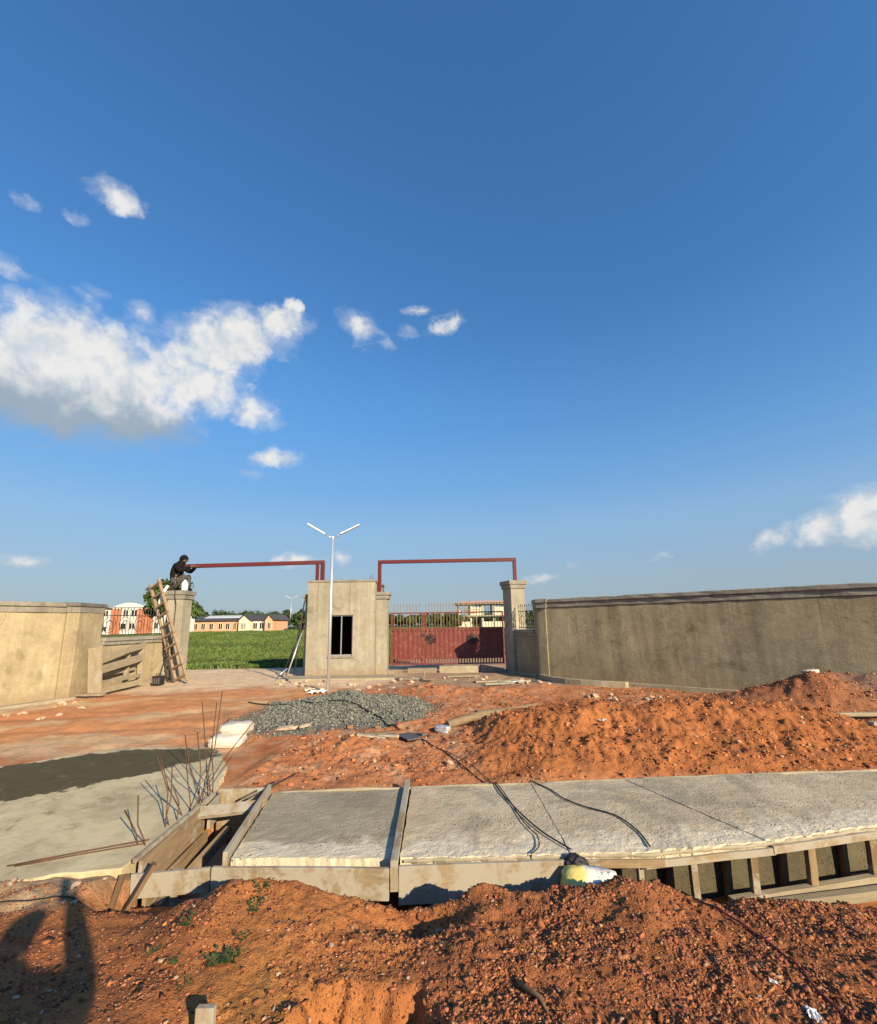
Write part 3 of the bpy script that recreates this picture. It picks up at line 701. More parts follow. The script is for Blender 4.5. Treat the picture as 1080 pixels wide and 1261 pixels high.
def build_culvert():
    t = thing('culvert_slab', (1.5, 4.6, 0), 'long poured concrete culvert slab still held in timber formwork', 'slab')
    slab_obj(*strip(-1.63, -.405, .058, -.10, .03, .02, 8, .008, 1), M['slab_smooth'], t)['label'] = 'smooth darker slab panel at the left end'
    slab_obj(*strip(-.33, .97, .066, -.10, .03, .0, 10, .016, 2), M['slab'], t); slab_obj(*strip(.972, 2.55, .070, -.015, .03, .0, 12, .016, 4), M['slab'], t); slab_obj(*strip(2.562, 4.35, .074, -.015, .03, .0, 12, .016, 5), M['slab'], t)
    slab_obj(*strip(4.375, 6.6, .062, -.015, .03, .0, 14, .016, 3), M['slab'], t)
    # plank between two pours, standing proud of the slab and out over the form boards
    board('divider_plank', (-.365, 3.60, .072), (-.385, 5.28, .082), .055, .05, M['wood_pale'], t)
    board('divider_post', (-.365, 3.625, .05), (-.362, 3.63, -.11), .06, .045, M['wood_grey'], t)
    # side board at the pit
    board('form_board', (-1.665, 3.73, .02), (-1.86, 5.13, .035), .035, .19, M['wood_pale'], t)
    # front boards
    board('form_board', (-1.72, 3.655, -.055), (-.40, 3.615, -.06), .03, .21, M['wood_pale'], t, warp=.002)
    board('form_board', (-.33, 3.62, -.07), (.90, 3.665, -.07), .03, .25, M['wood_pale'], t)
    # thin edge boards where the slab cantilevers
    board('edge_board', (.98, 3.690, .012), (1.66, 3.695, .010), .024, .055, M['wood'], t)
    board('edge_board', (1.52, 3.712, -.012), (2.60, 3.845, .008), .026, .050, M['wood_pale'], t)
    board('edge_board', (2.58, 3.838, .018), (4.20, 4.185, .02), .026, .055, M['wood_pale'], t)
    board('edge_board', (4.22, 4.19, .018), (6.0, 4.60, .02), .026, .055, M['wood'], t)
    # back rim of mortar along the far edge
    mb = MB(); xs = np.linspace(-1.75, 6.4, 90)
    mb.tube([(x, float(y_far(x)) - .015 + .012 * float(fbm(np.array([x * 3]), np.array([0.]), 3, 7)[0]), .055 + .006 * math.sin(x * 5)) for x in xs], [.02 + .008 * random.random() for _ in xs], 6)
    mb.build('mortar_rim', M['plinth'], t, smooth=True)
    # mortar splashed along the near edge
    mb = MB(); xs = np.linspace(-.3, 5.5, 110)
    mb.tube([(x, float(y_near(x)) - .002 + .02 * float(fbm(np.array([x * 4]), np.array([2.]), 3, 11)[0]), .045) for x in xs], [.010 + .012 * random.random() for _ in xs], 6)
    mb.build('mortar_edge', M['plinth'], t, smooth=False)
    # recessed culvert wall, props and sole timbers
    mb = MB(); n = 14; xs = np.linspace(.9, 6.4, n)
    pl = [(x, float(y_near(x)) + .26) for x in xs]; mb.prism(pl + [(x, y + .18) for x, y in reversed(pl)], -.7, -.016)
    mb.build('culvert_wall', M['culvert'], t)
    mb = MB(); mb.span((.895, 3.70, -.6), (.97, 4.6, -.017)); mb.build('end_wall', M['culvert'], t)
    for x, dx, w in ((1.50, .0, .04), (1.93, .012, .05), (2.44, .0, .055), (2.98, -.01, .06), (3.6, 0, .06)):
        yb = float(y_near(np.array(x)))
        board('prop', (x + dx, yb + .045, -.47), (x, yb + .03, -.03), w, .05, M['wood_pale'] if x < 2 else M['wood'], t)
        board('prop', (x - .12 + dx, yb + .20, -.47), (x - .11, yb + .19, -.02), .05, .05, M['wood_dark'], t)
    board('sole_timber', (1.98, 3.70, -.335), (3.9, 4.04, -.36), .07, .07, M['wood_grey'], t)
    board('sole_timber', (2.20, 3.83, -.33), (4.3, 4.26, -.34), .06, .06, M['wood_grey'], t)
    board('sole_timber', (1.35, 3.56, -.30), (2.02, 3.66, -.31), .12, .04, M['wood_pale'], t)
build_culvert()

def build_pit():
    t = thing('pit_formwork', (-2.05, 4.4, -.4), 'open timber-shuttered pit at the left end of the slab', 'formwork')
    board('shutter_board', (-2.30, 3.72, -.055), (-2.37, 4.78, -.055), .028, .24, M['wood'], t)
    board('shutter_board', (-2.26, 3.74, -.28), (-2.33, 4.78, -.28), .028, .22, M['wood'], t)
    board('shutter_board', (-2.33, 4.80, -.05), (-2.37, 5.12, -.05), .028, .23, M['wood_pale'], t)
    board('top_rail', (-2.335, 3.70, .075), (-2.41, 5.05, .075), .03, .03, M['wood_pale'], t)
    board('cross_plank', (-2.36, 4.66, .035), (-1.76, 4.80, .045), .11, .045, M['wood_pale'], t, up=(0, -.5, .86))
    board('end_board', (-2.38, 5.10, .0), (-1.85, 5.13, .0), .028, .20, M['wood_pale'], t)
    board('end_board', (-2.38, 5.085, -.24), (-1.85, 5.115, -.24), .028, .24, M['wood'], t)
    board('front_board', (-2.30, 3.635, -.06), (-1.735, 3.66, -.035), .026, .16, M['wood_pale'], t)
    board('strut', (-2.22, 3.85, -.34), (-2.10, 4.75, -.16), .06, .09, M['wood'], t)
    board('peg', (-2.05, 3.74, -.30), (-2.03, 3.78, -.02), .04, .04, M['wood_pale'], t)
    mb = MB(); mb.span((-2.4, 3.66, -.50), (-1.7, 5.1, -.425)); mb.build('pit_floor', M['plinth'], t)
build_pit()
for (a, b, w, h, lab) in (((-2.23, 3.48, -.15), (-2.10, 3.565, .12), .07, .028, 'broad brown timber stake leaning on the pit front board'),
                          ((-2.335, 3.49, -.14), (-2.325, 3.57, .05), .03, .03, 'short thin timber stake left of the broad stake at the pit')):
    tag(board('stake', a, b, w, h, M['wood_dark'], None), lab, 'stake', 'stakes at the pit')
o = board('stake', (-.985, 2.10, -.05), (-.985, 2.13, .27), .075, .03, M['wood_pale'], None, up=(0, -1, 0)); tag(o, 'sawn timber stake standing in the red spoil at bottom left', 'stake')

# starter bars along the pit edge and loose bars on the apron
bars = [((-2.46, 4.05), (-2.56, 4.02, .42), 'bent'), ((-2.46, 4.02), (-2.78, 4.2, .24), 'low'), ((-2.48, 4.42), (-2.66, 4.40, .62), 'lean'), ((-2.46, 4.62), (-2.76, 4.62, .56), 'lean'),
        ((-2.47, 4.72), (-2.62, 4.80, .55), 'lean'), ((-2.49, 4.35), (-2.60, 4.55, .50), 'lean'), ((-2.48, 4.88), (-2.62, 5.0, .70), 'lean'), ((-2.50, 4.98), (-2.74, 4.98, .68), 'lean'),
        ((-2.50, 5.12), (-2.62, 5.05, 1.0), 'tall'), ((-2.50, 5.2), (-2.58, 5.3, .95), 'tall'), ((-2.49, 4.95), (-2.36, 4.95, 1.12), 'tall'), ((-2.48, 5.05), (-2.47, 5.05, .55), 'short'),
        ((-2.46, 4.5), (-1.86, 5.0, 1.0), 'long'), ((-2.45, 4.6), (-2.28, 5.1, .42), 'short'), ((-2.49, 4.52), (-2.55, 4.5, .34), 'short')]
ORD = ['first', 'second', 'third', 'fourth', 'fifth', 'sixth', 'seventh', 'eighth', 'ninth', 'tenth', 'eleventh', 'twelfth', 'thirteenth', 'fourteenth', 'farthest']
rank = {i: r for r, i in enumerate(sorted(range(len(bars)), key=lambda i: bars[i][0][1]))}
for i, ((bx, by), e, k) in enumerate(bars):
    a = Vector((bx, by, -.05)); b = Vector(e); mid = (a + b) / 2 + Vector((random.uniform(-.04, .04), random.uniform(-.04, .04), .02))
    m2 = (a * .75 + b * .25) + Vector((random.uniform(-.02, .02), 0, 0))
    ob = tube_obj('starter_bar', [a, m2, mid, b], .0055, M['rebar'], None, 6)
    tag(ob, {'bent': 'rusty starter bar nearest the camera standing upright at the pit', 'low': 'rusty starter bar bent low to the left over the apron', 'long': 'longest rusty starter bar, leaning far right across the pit'}.get(k) or
        {'tall': 'tall near-upright rusty starter bar at the pit', 'lean': 'rusty starter bar leaning left at the pit', 'short': 'short rusty starter bar at the pit'}[k] + ', ' + ORD[rank[i]] + ' from the near end', 'rebar', 'starter bars along the pit')
for i, (a, b) in enumerate((((-3.33, 3.74, .036), (-2.48, 4.10, .05)), ((-3.27, 3.735, .036), (-2.50, 4.06, .037)))):
    tag(tube_obj('loose_rebar', [a, (Vector(a) + Vector(b)) / 2 + Vector((0, .012, 0)), b], .006, M['rebar'], None, 6), ['rear of two rusty bars lying on the pale apron', 'front of two rusty bars lying on the pale apron'][i], 'rebar', 'bars lying on the apron')
for a, b, lab in (((-2.02, 4.95, .05), (-1.72, 5.55, .10), 'longer iron bar lying over the pit end onto the soil'), ((-2.08, 4.93, .06), (-1.88, 5.32, .09), 'shorter dark iron bar lying over the pit end')):
    tag(tube_obj('iron_bar', [a, b], .011, M['iron'], None, 6), lab, 'bar', 'bars at the pit end')

# ------------------------------------------------------------------ boundary walls, pillars
def wall_run(t, a, b, thick, z0, z1, m, inward):
    """wall box from a to b (front face line) + two-step coping; inward = unit vector to the back"""
    a, b, n = Vector((*a, 0)), Vector((*b, 0)), Vector((*inward, 0))
    d = (b - a).normalized()
    def band(ex, f, zz0, zz1, nm, mt, bev=.012):
        L = (b - a).length + 2 * ex; k = max(2, int(L / .30)); rn = random.Random(nm + str(ex)); v = []; F = []; j = .007 if f else .004
        for i in range(k + 1):
            c = a - d * ex + d * (L * i / k); e1, e2, e3 = (rn.gauss(0, j) for _ in range(3))
            v += [c - n * (f + e1) + Vector((0, 0, zz0)), c + n * (thick + f) + Vector((0, 0, zz0)), c + n * (thick + f) + Vector((0, 0, zz1 + e3 * (1 if f else 0))), c - n * (f + e2) + Vector((0, 0, zz1 + e3 * (1 if f else 0)))]
        for i in range(k):
            for q in range(4): F.append((i * 4 + q, i * 4 + (q + 1) % 4, i * 4 + 4 + (q + 1) % 4, i * 4 + 4 + q))
        F += [(3, 2, 1, 0), (k * 4, k * 4 + 1, k * 4 + 2, k * 4 + 3)]
        bm = bmesh.new(); me = me_from(nm, v, F); bm.from_mesh(me); bmesh.ops.recalc_face_normals(bm, faces=bm.faces[:]); bm.to_mesh(me); bm.free()
        return link(nm, me, mt, t, None, bev)
    band(0, 0, z0, z1 - .27, 'wall_face', m, .015)
    band(.03, .03, z1 - .268, z1 - .12, 'coping_band', M['coping'])
    band(.07, .075, z1 - .118, z1, 'coping_cap', M['coping'], .02)
    return band
def build_walls():
    # left wall
    t = thing('boundary_wall', (-10.3, 11, 0), 'tall sunlit yellowish rendered wall with coping at the far left', 'wall')
    a, b = Vector((-12.2, 6.7)), Vector((-9.74, 12.0)); d = (b - a).normalized(); n = Vector((-d.y, d.x))
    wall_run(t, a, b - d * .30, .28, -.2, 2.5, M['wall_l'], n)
    # end pier: front strip + long right face
    p = [b - d * .297 + Vector((.045, -.03)), b + Vector((.03, -.03)), Vector((-9.80, 12.95)), Vector((-10.35, 12.95)), b - d * .297 + n * .3]
    MB().prism([(q.x, q.y) for q in p], -.2, 2.24).build('end_pier', M['wall_l'], t, None, .012)
    def off(pp, k):
        c = sum(pp, Vector((0, 0))) / len(pp); return [(q + (q - c).normalized() * k) for q in pp]
    MB().prism([(q.x, q.y) for q in off(p, .035)], 2.243, 2.40).build('coping_band', M['coping'], t, None, .012)
    MB().prism([(q.x, q.y) for q in off(p, .09)], 2.403, 2.512).build('coping_cap', M['coping_dark'], t, None, .02)
    a2, b2 = a + Vector((.5, -.05)), b + Vector((.10, .1))
    MB().prism([(a2.x, a2.y), (b2.x + .1, b2.y - .1), (b2.x - .3, b2.y + .2), (a2.x - .4, a2.y + .2)], -.2, .07).build('footing', M['plinth'], t, None, .02)
    # right wall, splayed the other way
    t = thing('boundary_wall', (6, 12, 0), 'long shaded olive-grey rendered wall with coping on the right', 'wall')
    a, b = Vector((3.36, 14.50)), Vector((13.0, 6.3)); d = (b - a).normalized(); n = Vector((-d.y, d.x))
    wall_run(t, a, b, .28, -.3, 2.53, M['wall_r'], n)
    MB().prism([(q.x, q.y) for q in (a + d * .015 - n * .12, b - n * .12, b - n * .002, a + d * .015 - n * .002)], -.3, .10).build('footing', M['plinth'], t, None, .01)
    p = [Vector((3.20, 14.62)), a + d * .12 - n * .035, a + d * .12 + n * .30, Vector((3.46, 15.25)), Vector((3.22, 15.25))]
    MB().prism([(q.x, q.y) for q in p], -.3, 2.24).build('end_pier', M['wall_r'], t, None, .012)
    MB().prism([(q.x, q.y) for q in off(p, .06)], 2.243, 2.41).build('coping_band', M['coping'], t, None, .012)
    MB().prism([(q.x, q.y) for q in off(p, .11)], 2.413, 2.545).build('coping_cap', M['coping'], t, None, .02)
    # curved kerb sweeping out from the corner
    pts = [(3.16, 14.62), (3.22, 14.2), (3.36, 13.75), (3.62, 13.35), (3.98, 13.0), (4.45, 12.68), (5.0, 12.4)]
    poly = pts + [(x + .13, y + .10) for x, y in reversed(pts)]
    tag(MB().prism(poly, -.3, .17).build('curved_kerb', M['plinth'], None, None, .015), 'curved concrete kerb sweeping out from the right wall corner', 'kerb')
build_walls()

def scroll(mb, c, r, ax, n=14, turns=1.35, w=.0075, s=1):
    pts = []
    for i in range(n + 1):
        k = i / n; a = s * turns * 2 * math.pi * k; rr = r * (1 - .62 * k)
        pts.append((c[0] + ax[0] * rr * math.cos(a), c[1] + ax[1] * rr * math.cos(a), c[2] + rr * math.sin(a)))
    mb.tube(pts, w, 5)
def low_wall(p0, p1, side, label, glabel, m, panel_m, scale=1.0):
    """dwarf wall along p0-p1 (front face), coping, and the iron grille standing on it"""
    a, b, n = Vector(p0), Vector(p1), Vector(side); d = (b - a).normalized()
    t = thing('dwarf_wall', (*((a + b) / 2), 0), label, 'wall')
    def band(f, z0, z1, nm, mt, ex=0):
        p = [a - d * ex - n * f, b + d * ex - n * f, b + d * ex + n * (.24 + f), a - d * ex + n * (.24 + f)]
        if (p[1] - p[0]).cross(p[2] - p[1]) < 0: p.reverse()
        MB().prism([(q.x, q.y) for q in p], z0, z1).build(nm, mt, t, None, .01)
    band(0, -.2, 1.33, 'wall_face', m); band(.05, 1.332, 1.44, 'coping_band', M['coping']); band(.09, 1.442, 1.55, 'coping_cap', M['coping'])
    band(.06, -.2, .10, 'footing', M['plinth'])
    g_ = thing('iron_grille', (*((a + b) / 2 + n * .12), 1.55), glabel, 'grille')
    L = (b - a).length; c0 = a + n * .12; k = int(L / .125)
    for z in (1.62, 2.20):
        tube_obj('rail', [(*(c0 + d * .03), z), (*(c0 + d * (L - .03)), z)], .014, panel_m, g_, 6)
    for i in range(k):
        q = c0 + d * (.08 + (L - .16) * i / (k - 1)); zt = 2.44 + .03 * (i % 2)
        MB().tube([(q.x, q.y, 1.56), (q.x, q.y, zt - .09)], .0085, 6).tube([(q.x, q.y, zt - .09), (q.x, q.y, zt - .06), (q.x, q.y, zt)], [.009, .02, .002], 6).build('bar', panel_m, g_)
    for i in range(max(2, int(L / .62))):
        q = c0 + d * (.3 + .6 * i)
        if (q - c0).length > L - .25: break
        mb = MB(); scroll(mb, (q.x, q.y, 1.92), .27, d, s=1); scroll(mb, (q.x + d.x * .03, q.y + d.y * .03, 1.90), .24, -d, s=-1); mb.build('scroll', panel_m, g_)
low_wall((-9.76, 12.97), (-9.58, 15.55), (-1, .07), 'low rendered wall between the left wall block and the left pillar', 'dark iron grille with scrolls on the left low wall', M['wall_l'], M['iron'])
low_wall((3.25, 15.27), (2.78, 16.40), (.92, .38), 'low shaded wall between the right wall and the right pillar', 'iron scroll grille on the shaded right low wall', M['wall_r'], M['iron'])

def pillar(loc, w, dpt, h, rz, label, m):
    t = thing('gate_pillar', loc, label, 'pillar', None, rz); Mw = WM[t.name]
    def bx(nm, sx, sy, z0, z1, mt, bev=.012): MB().span((-sx / 2, -sy / 2, z0), (sx / 2, sy / 2, z1)).build(nm, mt, t, Mw, bev)
    bx('shaft', w, dpt, -.25, h - .30, m); bx('capital_band', w + .09, dpt + .09, h - .298, h - .15, M['coping']); bx('capital', w + .17, dpt + .17, h - .148, h, M['coping'])
    bx('base_step', w + .22, dpt + .22, -.25, .05, M['plinth'], .02)
    return t
pillar((-9.36, 15.92, 0), .58, .56, 3.10, 0, 'left gate pillar with a man sitting on top', M['house'])
pillar((2.84, 16.88, 0), .58, .66, 3.36, R(19), 'right gate pillar with one side in deep shade', M['house'])

# ------------------------------------------------------------------ gatehouse
def build_gatehouse():
    t = thing('gatehouse', (-3.6, 17.4, 0), 'small flat-roofed rendered gatehouse with a dark window between the gateways', 'gatehouse')
    x0, x1, y0, y1, z1 = -4.83, -2.37, 16.2, 18.9, 3.36
    wx0, wx1, wz0, wz1 = -3.99, -3.16, .72, 2.17; th = .2
    def ring(y): return [(x0, y, -.2), (x1, y, -.2), (x1, y, z1), (x0, y, z1), (wx0, y, wz0), (wx1, y, wz0), (wx1, y, wz1), (wx0, y, wz1)]
    f = [(0, 1, 5, 4), (1, 2, 6, 5), (2, 3, 7, 6), (3, 0, 4, 7)]
    v = ring(y0) + ring(y0 + th)
    F = f + [tuple(8 + i for i in reversed(q)) for q in f] + [(4, 5, 13, 12), (5, 6, 14, 13), (6, 7, 15, 14), (7, 4, 12, 15), (0, 3, 11, 8), (1, 9, 10, 2), (3, 2, 10, 11), (0, 8, 9, 1)]
    link('front_wall', me_from('front_wall', v, F), M['house'], t)
    for nm, a, b in (('side_wall', (x0, y0 + th + .001, -.2), (x0 + .2, y1, z1)), ('side_wall', (x1 - .2, y0 + th + .001, -.2), (x1, y1, z1)), ('rear_wall', (x0 + .201, y1 - .2, -.2), (x1 - .201, y1, z1))):
        MB().span(a, b).build(nm, M['house'], t)
    MB().span((x0 + .201, y0 + th + .001, -.1), (x1 - .201, y1 - .201, .02)).build('floor', M['room'], t)
    MB().span((x0 + .201, y0 + th + .001, 2.6), (x1 - .201, y1 - .201, 2.7)).build('ceiling', M['room'], t)
    for nm, a, b in (('inner_wall', (x0 + .202, y0 + th + .01, .021), (x0 + .21, y1 - .21, 2.599)), ('inner_wall', (x1 - .21, y0 + th + .01, .021), (x1 - .202, y1 - .21, 2.599)), ('inner_wall', (x0 + .211, y1 - .21, .021), (x1 - .211, y1 - .202, 2.599))):
        MB().span(a, b).build(nm, M['room'], t)
    MB().span((x0 - .03, y0 - .03, z1 + .002), (x1 + .03, y1 + .03, z1 + .085)).build('roof_edge', M['coping'], t, None, .012)
    for x_, y_, h_ in ((-4.05, 16.5, .34), (-4.60, 17.2, .22), (-2.6, 16.45, .18), (-2.52, 16.6, .26), (-3.2, 18.2, .2)):
        tube_obj('roof_starter_bar', [(x_, y_, z1 + .04), (x_ + .02, y_, z1 + .085 + h_)], .010, M['rebar'], t, 6)
    # window: frame, mullion, panes, sill
    wn = MB()
    for a, b in (((wx0, y0 + .06, wz0), (wx0 + .04, y0 + .12, wz1)), ((wx1 - .04, y0 + .06, wz0), (wx1, y0 + .12, wz1)), ((wx0 + .041, y0 + .06, wz0), (wx1 - .041, y0 + .12, wz0 + .045)), ((wx0 + .041, y0 + .06, wz1 - .04), (wx1 - .041, y0 + .12, wz1))): wn.span(a, b)
    w = wn.build('window', M['alu'], t)
    MB().span((-3.60, y0 + .062, wz0 + .046), (-3.565, y0 + .118, wz1 - .041)).build('mullion', M['alu'], w)
    MB().span((wx0 - .06, y0 - .045, wz0 - .07), (wx1 + .06, y0 - .002, wz0 - .003)).build('sill', M['coping'], t, None, .008)
    # gate piers at both flanks with capitals
    for nm, xa, xb, zt in (('gate_pier', x1 + .003, -1.95, 3.0), ('gate_pier', -5.0, x0 - .003, 2.95)):
        ya = y0 + .30
        p = MB().span((xa, ya, -.2), (xb, ya + .55, zt - .26)).build(nm, M['house'], t, None, .01)
        MB().span((xa - (0 if xa > -3 else .06), ya - .05, zt - .258), (xb + (.06 if xa > -3 else 0), ya + .60, zt - .12)).build('capital_band', M['coping'], p, None, .01)
        MB().span((xa - (0 if xa > -3 else .10), ya - .09, zt - .118), (xb + (.10 if xa > -3 else 0), ya + .64, zt)).build('capital', M['coping'], p, None, .01)
    MB().span((-5.5, y0 - 1.0, -.3), (-1.55, y0 - .001, .06)).build('forecourt_step', M['plinth'], t, None, .03)
build_gatehouse()

# ------------------------------------------------------------------ overhead pipe frames
def pipe_frame(pts, s, label, drops):
    t = thing('overhead_frame', pts[0], label, 'frame')
    for a, b in zip(pts, pts[1:]):
        nm = 'upright' if abs(Vector(b).z - Vector(a).z) > .3 else 'beam'
        a, b = Vector(a), Vector(b); d = (b - a).normalized()
        if nm == 'beam': a = a - d * s / 2; b = b + d * s / 2
        else:
            if a.z > b.z: a = a - Vector((0, 0, s / 2 + .002))
            else: b = b - Vector((0, 0, s / 2 + .002))
        MB().beam(a, b, s, s, (0, 0, 1) if nm == 'beam' else (0, 1, 0)).build(nm, M['red'], t, None, .008)
    for a, b in drops: MB().beam(a, b, s * .8, s * .8, (0, 1, 0)).build('brace', M['red'], t, None, .006)
pipe_frame([(-9.62, 16.05, 4.02), (-4.46, 16.72, 4.19), (-4.46, 16.72, 3.44)], .14, 'dark red steel beam from the left pillar to the gatehouse roof', [((-4.66, 16.72, 4.10), (-4.66, 16.72, 3.44))])
pipe_frame([(-2.28, 16.78, 3.0), (-2.28, 16.78, 4.17), (2.92, 16.86, 4.20), (2.92, 16.86, 3.36)], .13, 'dark red steel portal from gatehouse pier to right pillar', [])

# ------------------------------------------------------------------ red gate
def build_gate():
    t = thing('steel_gate', (.3, 17.95, .2), 'red oxide steel gate with spiked bars above sheet panels', 'gate')
    Y = 17.95; X0, XJ, X1 = -1.96, -.68, 2.56
    zb, zs0, zs1, zr, zt = .22, .46, 1.62, 2.24, 2.64
    for li, (xa, xb) in enumerate(((X0, XJ - .012), (XJ + .012, X1))):
        for z in (zb + .025, zs0, zs1, zr): MB().span((xa + .061, Y - .025, z - .025), (xb - .061, Y + .025, z + .025)).build('rail', M['gate_red'], t, None, .004)
        for x in (xa + .03, xb - .03): MB().span((x - .03, Y - .03, zb - .005), (x + .03, Y + .03, zr + .03)).build('stile', M['gate_red'], t)
        # ribbed sheet
        n = int((xb - xa - .12) / .09); v = []; f = []
        for i in range(n + 1):
            x = xa + .06 + (xb - xa - .12) * i / n; y = Y - .012 - (.010 if i % 2 else 0)
            v += [(x, y, zs0 + .026), (x, y, zs1 - .026), (x, y + .02, zs0 + .026), (x, y + .02, zs1 - .026)]
        for i in range(n):
            a = i * 4; f += [(a, a + 4, a + 5, a + 1), (a + 2, a + 3, a + 7, a + 6)]
        link('sheet_panel', me_from('sheet_panel', v, f), M['gate_red'], t)
        # spiked bars through the open upper part
        k = int((xb - xa) / .118)
        for i in range(1, k):
            x = xa + (xb - xa) * i / k
            big = .03 if i % 6 == 0 else .011
            mb = MB(); mb.span((x - big / 2 - .003, Y - .011, zs1 + .026), (x + big / 2 + .003, Y + .011, zt - .14))
            mb.tube([(x, Y, zt - .14), (x, Y, zt - .10), (x, Y, zt)], [.009, .022, .002], 6)
            mb.build('spiked_bar', M['gate_tan'], t)
        # row of studs under the middle rail
        k = int((xb - xa) / .16)
        for i in range(k):
            x = xa + .1 + (xb - xa - .2) * i / (k - 1)
            mb = MB(); mb.add([(x - .035, Y - .026, zs1 - .09), (x, Y - .026, zs1 - .135), (x + .035, Y - .026, zs1 - .09), (x, Y - .026, zs1 - .045), (x, Y - .042, zs1 - .09)], [(0, 1, 4), (1, 2, 4), (2, 3, 4), (3, 0, 4), (3, 2, 1, 0)])
            mb.build('diamond_stud', M['iron'], t)
        # open lattice along the bottom
        k = int((xb - xa) / .11)
        for i in range(k):
            x = xa + .08 + (xb - xa - .16) * i / (k - 1)
            MB().span((x - .022, Y - .01, zb + .051), (x + .022, Y + .01, zs0 - .026)).build('bottom_bar', M['gate_red'], t)
    for x in (-.36, 1.27):          # wrought rosettes
        mb = MB(); c = (x, Y - .045, 1.20)
        for i in range(8):
            a = i * math.pi / 4
            mb.tube([(c[0] + .05 * math.cos(a), c[1], c[2] + .05 * math.sin(a)), (c[0] + .13 * math.cos(a + .25), c[1] - .012, c[2] + .13 * math.sin(a + .25)), (c[0] + .19 * math.cos(a), c[1], c[2] + .19 * math.sin(a))], [.022, .03, .012], 6)
        mb.tube([(c[0], c[1] + .02, c[2]), (c[0], c[1] - .03, c[2])], [.05, .04], 10)
        mb.tube([(c[0] + .2 * math.cos(i * math.pi / 12), c[1] + .01, c[2] + .2 * math.sin(i * math.pi / 12)) for i in range(25)], .012, 5)
        mb.build('rosette', M['iron'], t)
    MB().span((-.72, Y - .06, 1.30), (-.60, Y - .032, 1.42)).build('lock_box', M['iron'], t, None, .004)
build_gate()
# threshold blocks below the gate
tag(MB().span((-.05, 16.98, -.1), (1.42, 17.35, .24)).build('threshold_block', M['plinth'], None, None, .02), 'cream concrete threshold block below the middle of the gate', 'block')
tag(MB().span((-1.25, 17.1, -.1), (-.10, 17.4, .16)).build('threshold_block', M['coping'], None, None, .02), 'low grey threshold block below the left gate leaf', 'block')
o = MB(); o.add([(1.5, 16.9, -.1), (2.42, 16.75, -.1), (2.42, 17.3, -.1), (1.5, 17.35, -.1), (1.5, 16.9, .26), (2.42, 16.75, .10), (2.42, 17.3, .10), (1.5, 17.35, .26)], [(3, 2, 1, 0), (4, 5, 6, 7), (0, 1, 5, 4), (1, 2, 6, 5), (2, 3, 7, 6), (3, 0, 4, 7)])
tag(o.build('threshold_block', M['coping'], None, None, .02), 'sloping shaded concrete block below the gate beside the right pillar', 'block')

# ------------------------------------------------------------------ solar street lamp
def street_lamp(x, y, h, k, label, group=None):
    z0 = hz(x, y); t = thing('street_lamp', (x, y, z0), label, 'street lamp', group)
    tube_obj('pole', [(x, y, z0 - .2), (x, y, z0 + h * .5), (x, y, z0 + h)], [.046 * k, .042 * k, .034 * k], M['galv'], t, 12)
    MB().tube([(x, y, z0 + h - .02), (x, y, z0 + h + .03)], .05 * k, 12).build('pole_cap', M['galv'], t)
    for s, e, r_ in ((-1, .43, .73), (1, .40, .76)):
        a = Vector((x, y, z0 + h - .01)); m_ = a + Vector((s * .27, 0, e * .36)) * k; b = a + Vector((s * r_, .05 * s, e)) * k
        arm = tube_obj('arm', [a, (a + m_) / 2 + Vector((0, 0, -.012)), m_], .020 * k, M['galv'], t, 8)
        MB().beam(m_ - (b - m_) * .1, b, .13 * k, .045 * k).build('lamp_head', M['led'], t, None, .012)
        up = frame(m_, b).to_3x3() @ Vector((0, 0, 1)); d_ = (b - m_)
        MB().beam(m_ + d_ * .12 + up * .027 * k, b - d_ * .05 + up * .027 * k, .11 * k, .006 * k).build('solar_panel', M['solar'], t)
street_lamp(-3.075, 12.5, 4.30, 1.0, 'galvanised street lamp with two solar lamp heads before the gatehouse')
street_lamp(-29.5, 88, 6.2, 1.5, 'distant pale street lamp at the edge of the green field')

# ------------------------------------------------------------------ people
def skin_body(name, J, E, rad, mats, seg_mat, root, sub=2, label=None):
    names = list(J); idx = {n: i for i, n in enumerate(names)}
    me = bpy.data.meshes.new(name); me.from_pydata([J[n] for n in names], [(idx[a], idx[b]) for a, b in E], []); me.update()
    ob = bpy.data.objects.new(name, me); C.objects.link(ob)
    sk = ob.modifiers.new('skin', 'SKIN'); sk.use_smooth_shade = True; sk.branch_smoothing = .4
    for i, n in enumerate(names):
        sv = me.skin_vertices[0].data[i]; r = rad[n]; sv.radius = r if isinstance(r, tuple) else (r, r); sv.use_root = (n == root)
    ss = ob.modifiers.new('sub', 'SUBSURF'); ss.levels = ss.render_levels = sub
    bpy.context.view_layer.update(); dg = bpy.context.evaluated_depsgraph_get()
    m2 = bpy.data.meshes.new_from_object(ob.evaluated_get(dg)); bpy.data.objects.remove(ob); m2.name = name
    for m in mats: m2.materials.append(m)
    segs = [(Vector(J[a]), Vector(J[b]), seg_mat(a, b)) for a, b in E]
    for p in m2.polygons:
        c = p.center; best = 9; bi = 0
        for a, b, k in segs:
            d = b - a; u = max(0, min(1, (c - a).dot(d) / max(d.length_squared, 1e-9))); q = (a + d * u - c).length
            if q < best: best = q; bi = k
        p.material_index = bi
    m2.polygons.foreach_set('use_smooth', [True] * len(m2.polygons))
    return m2
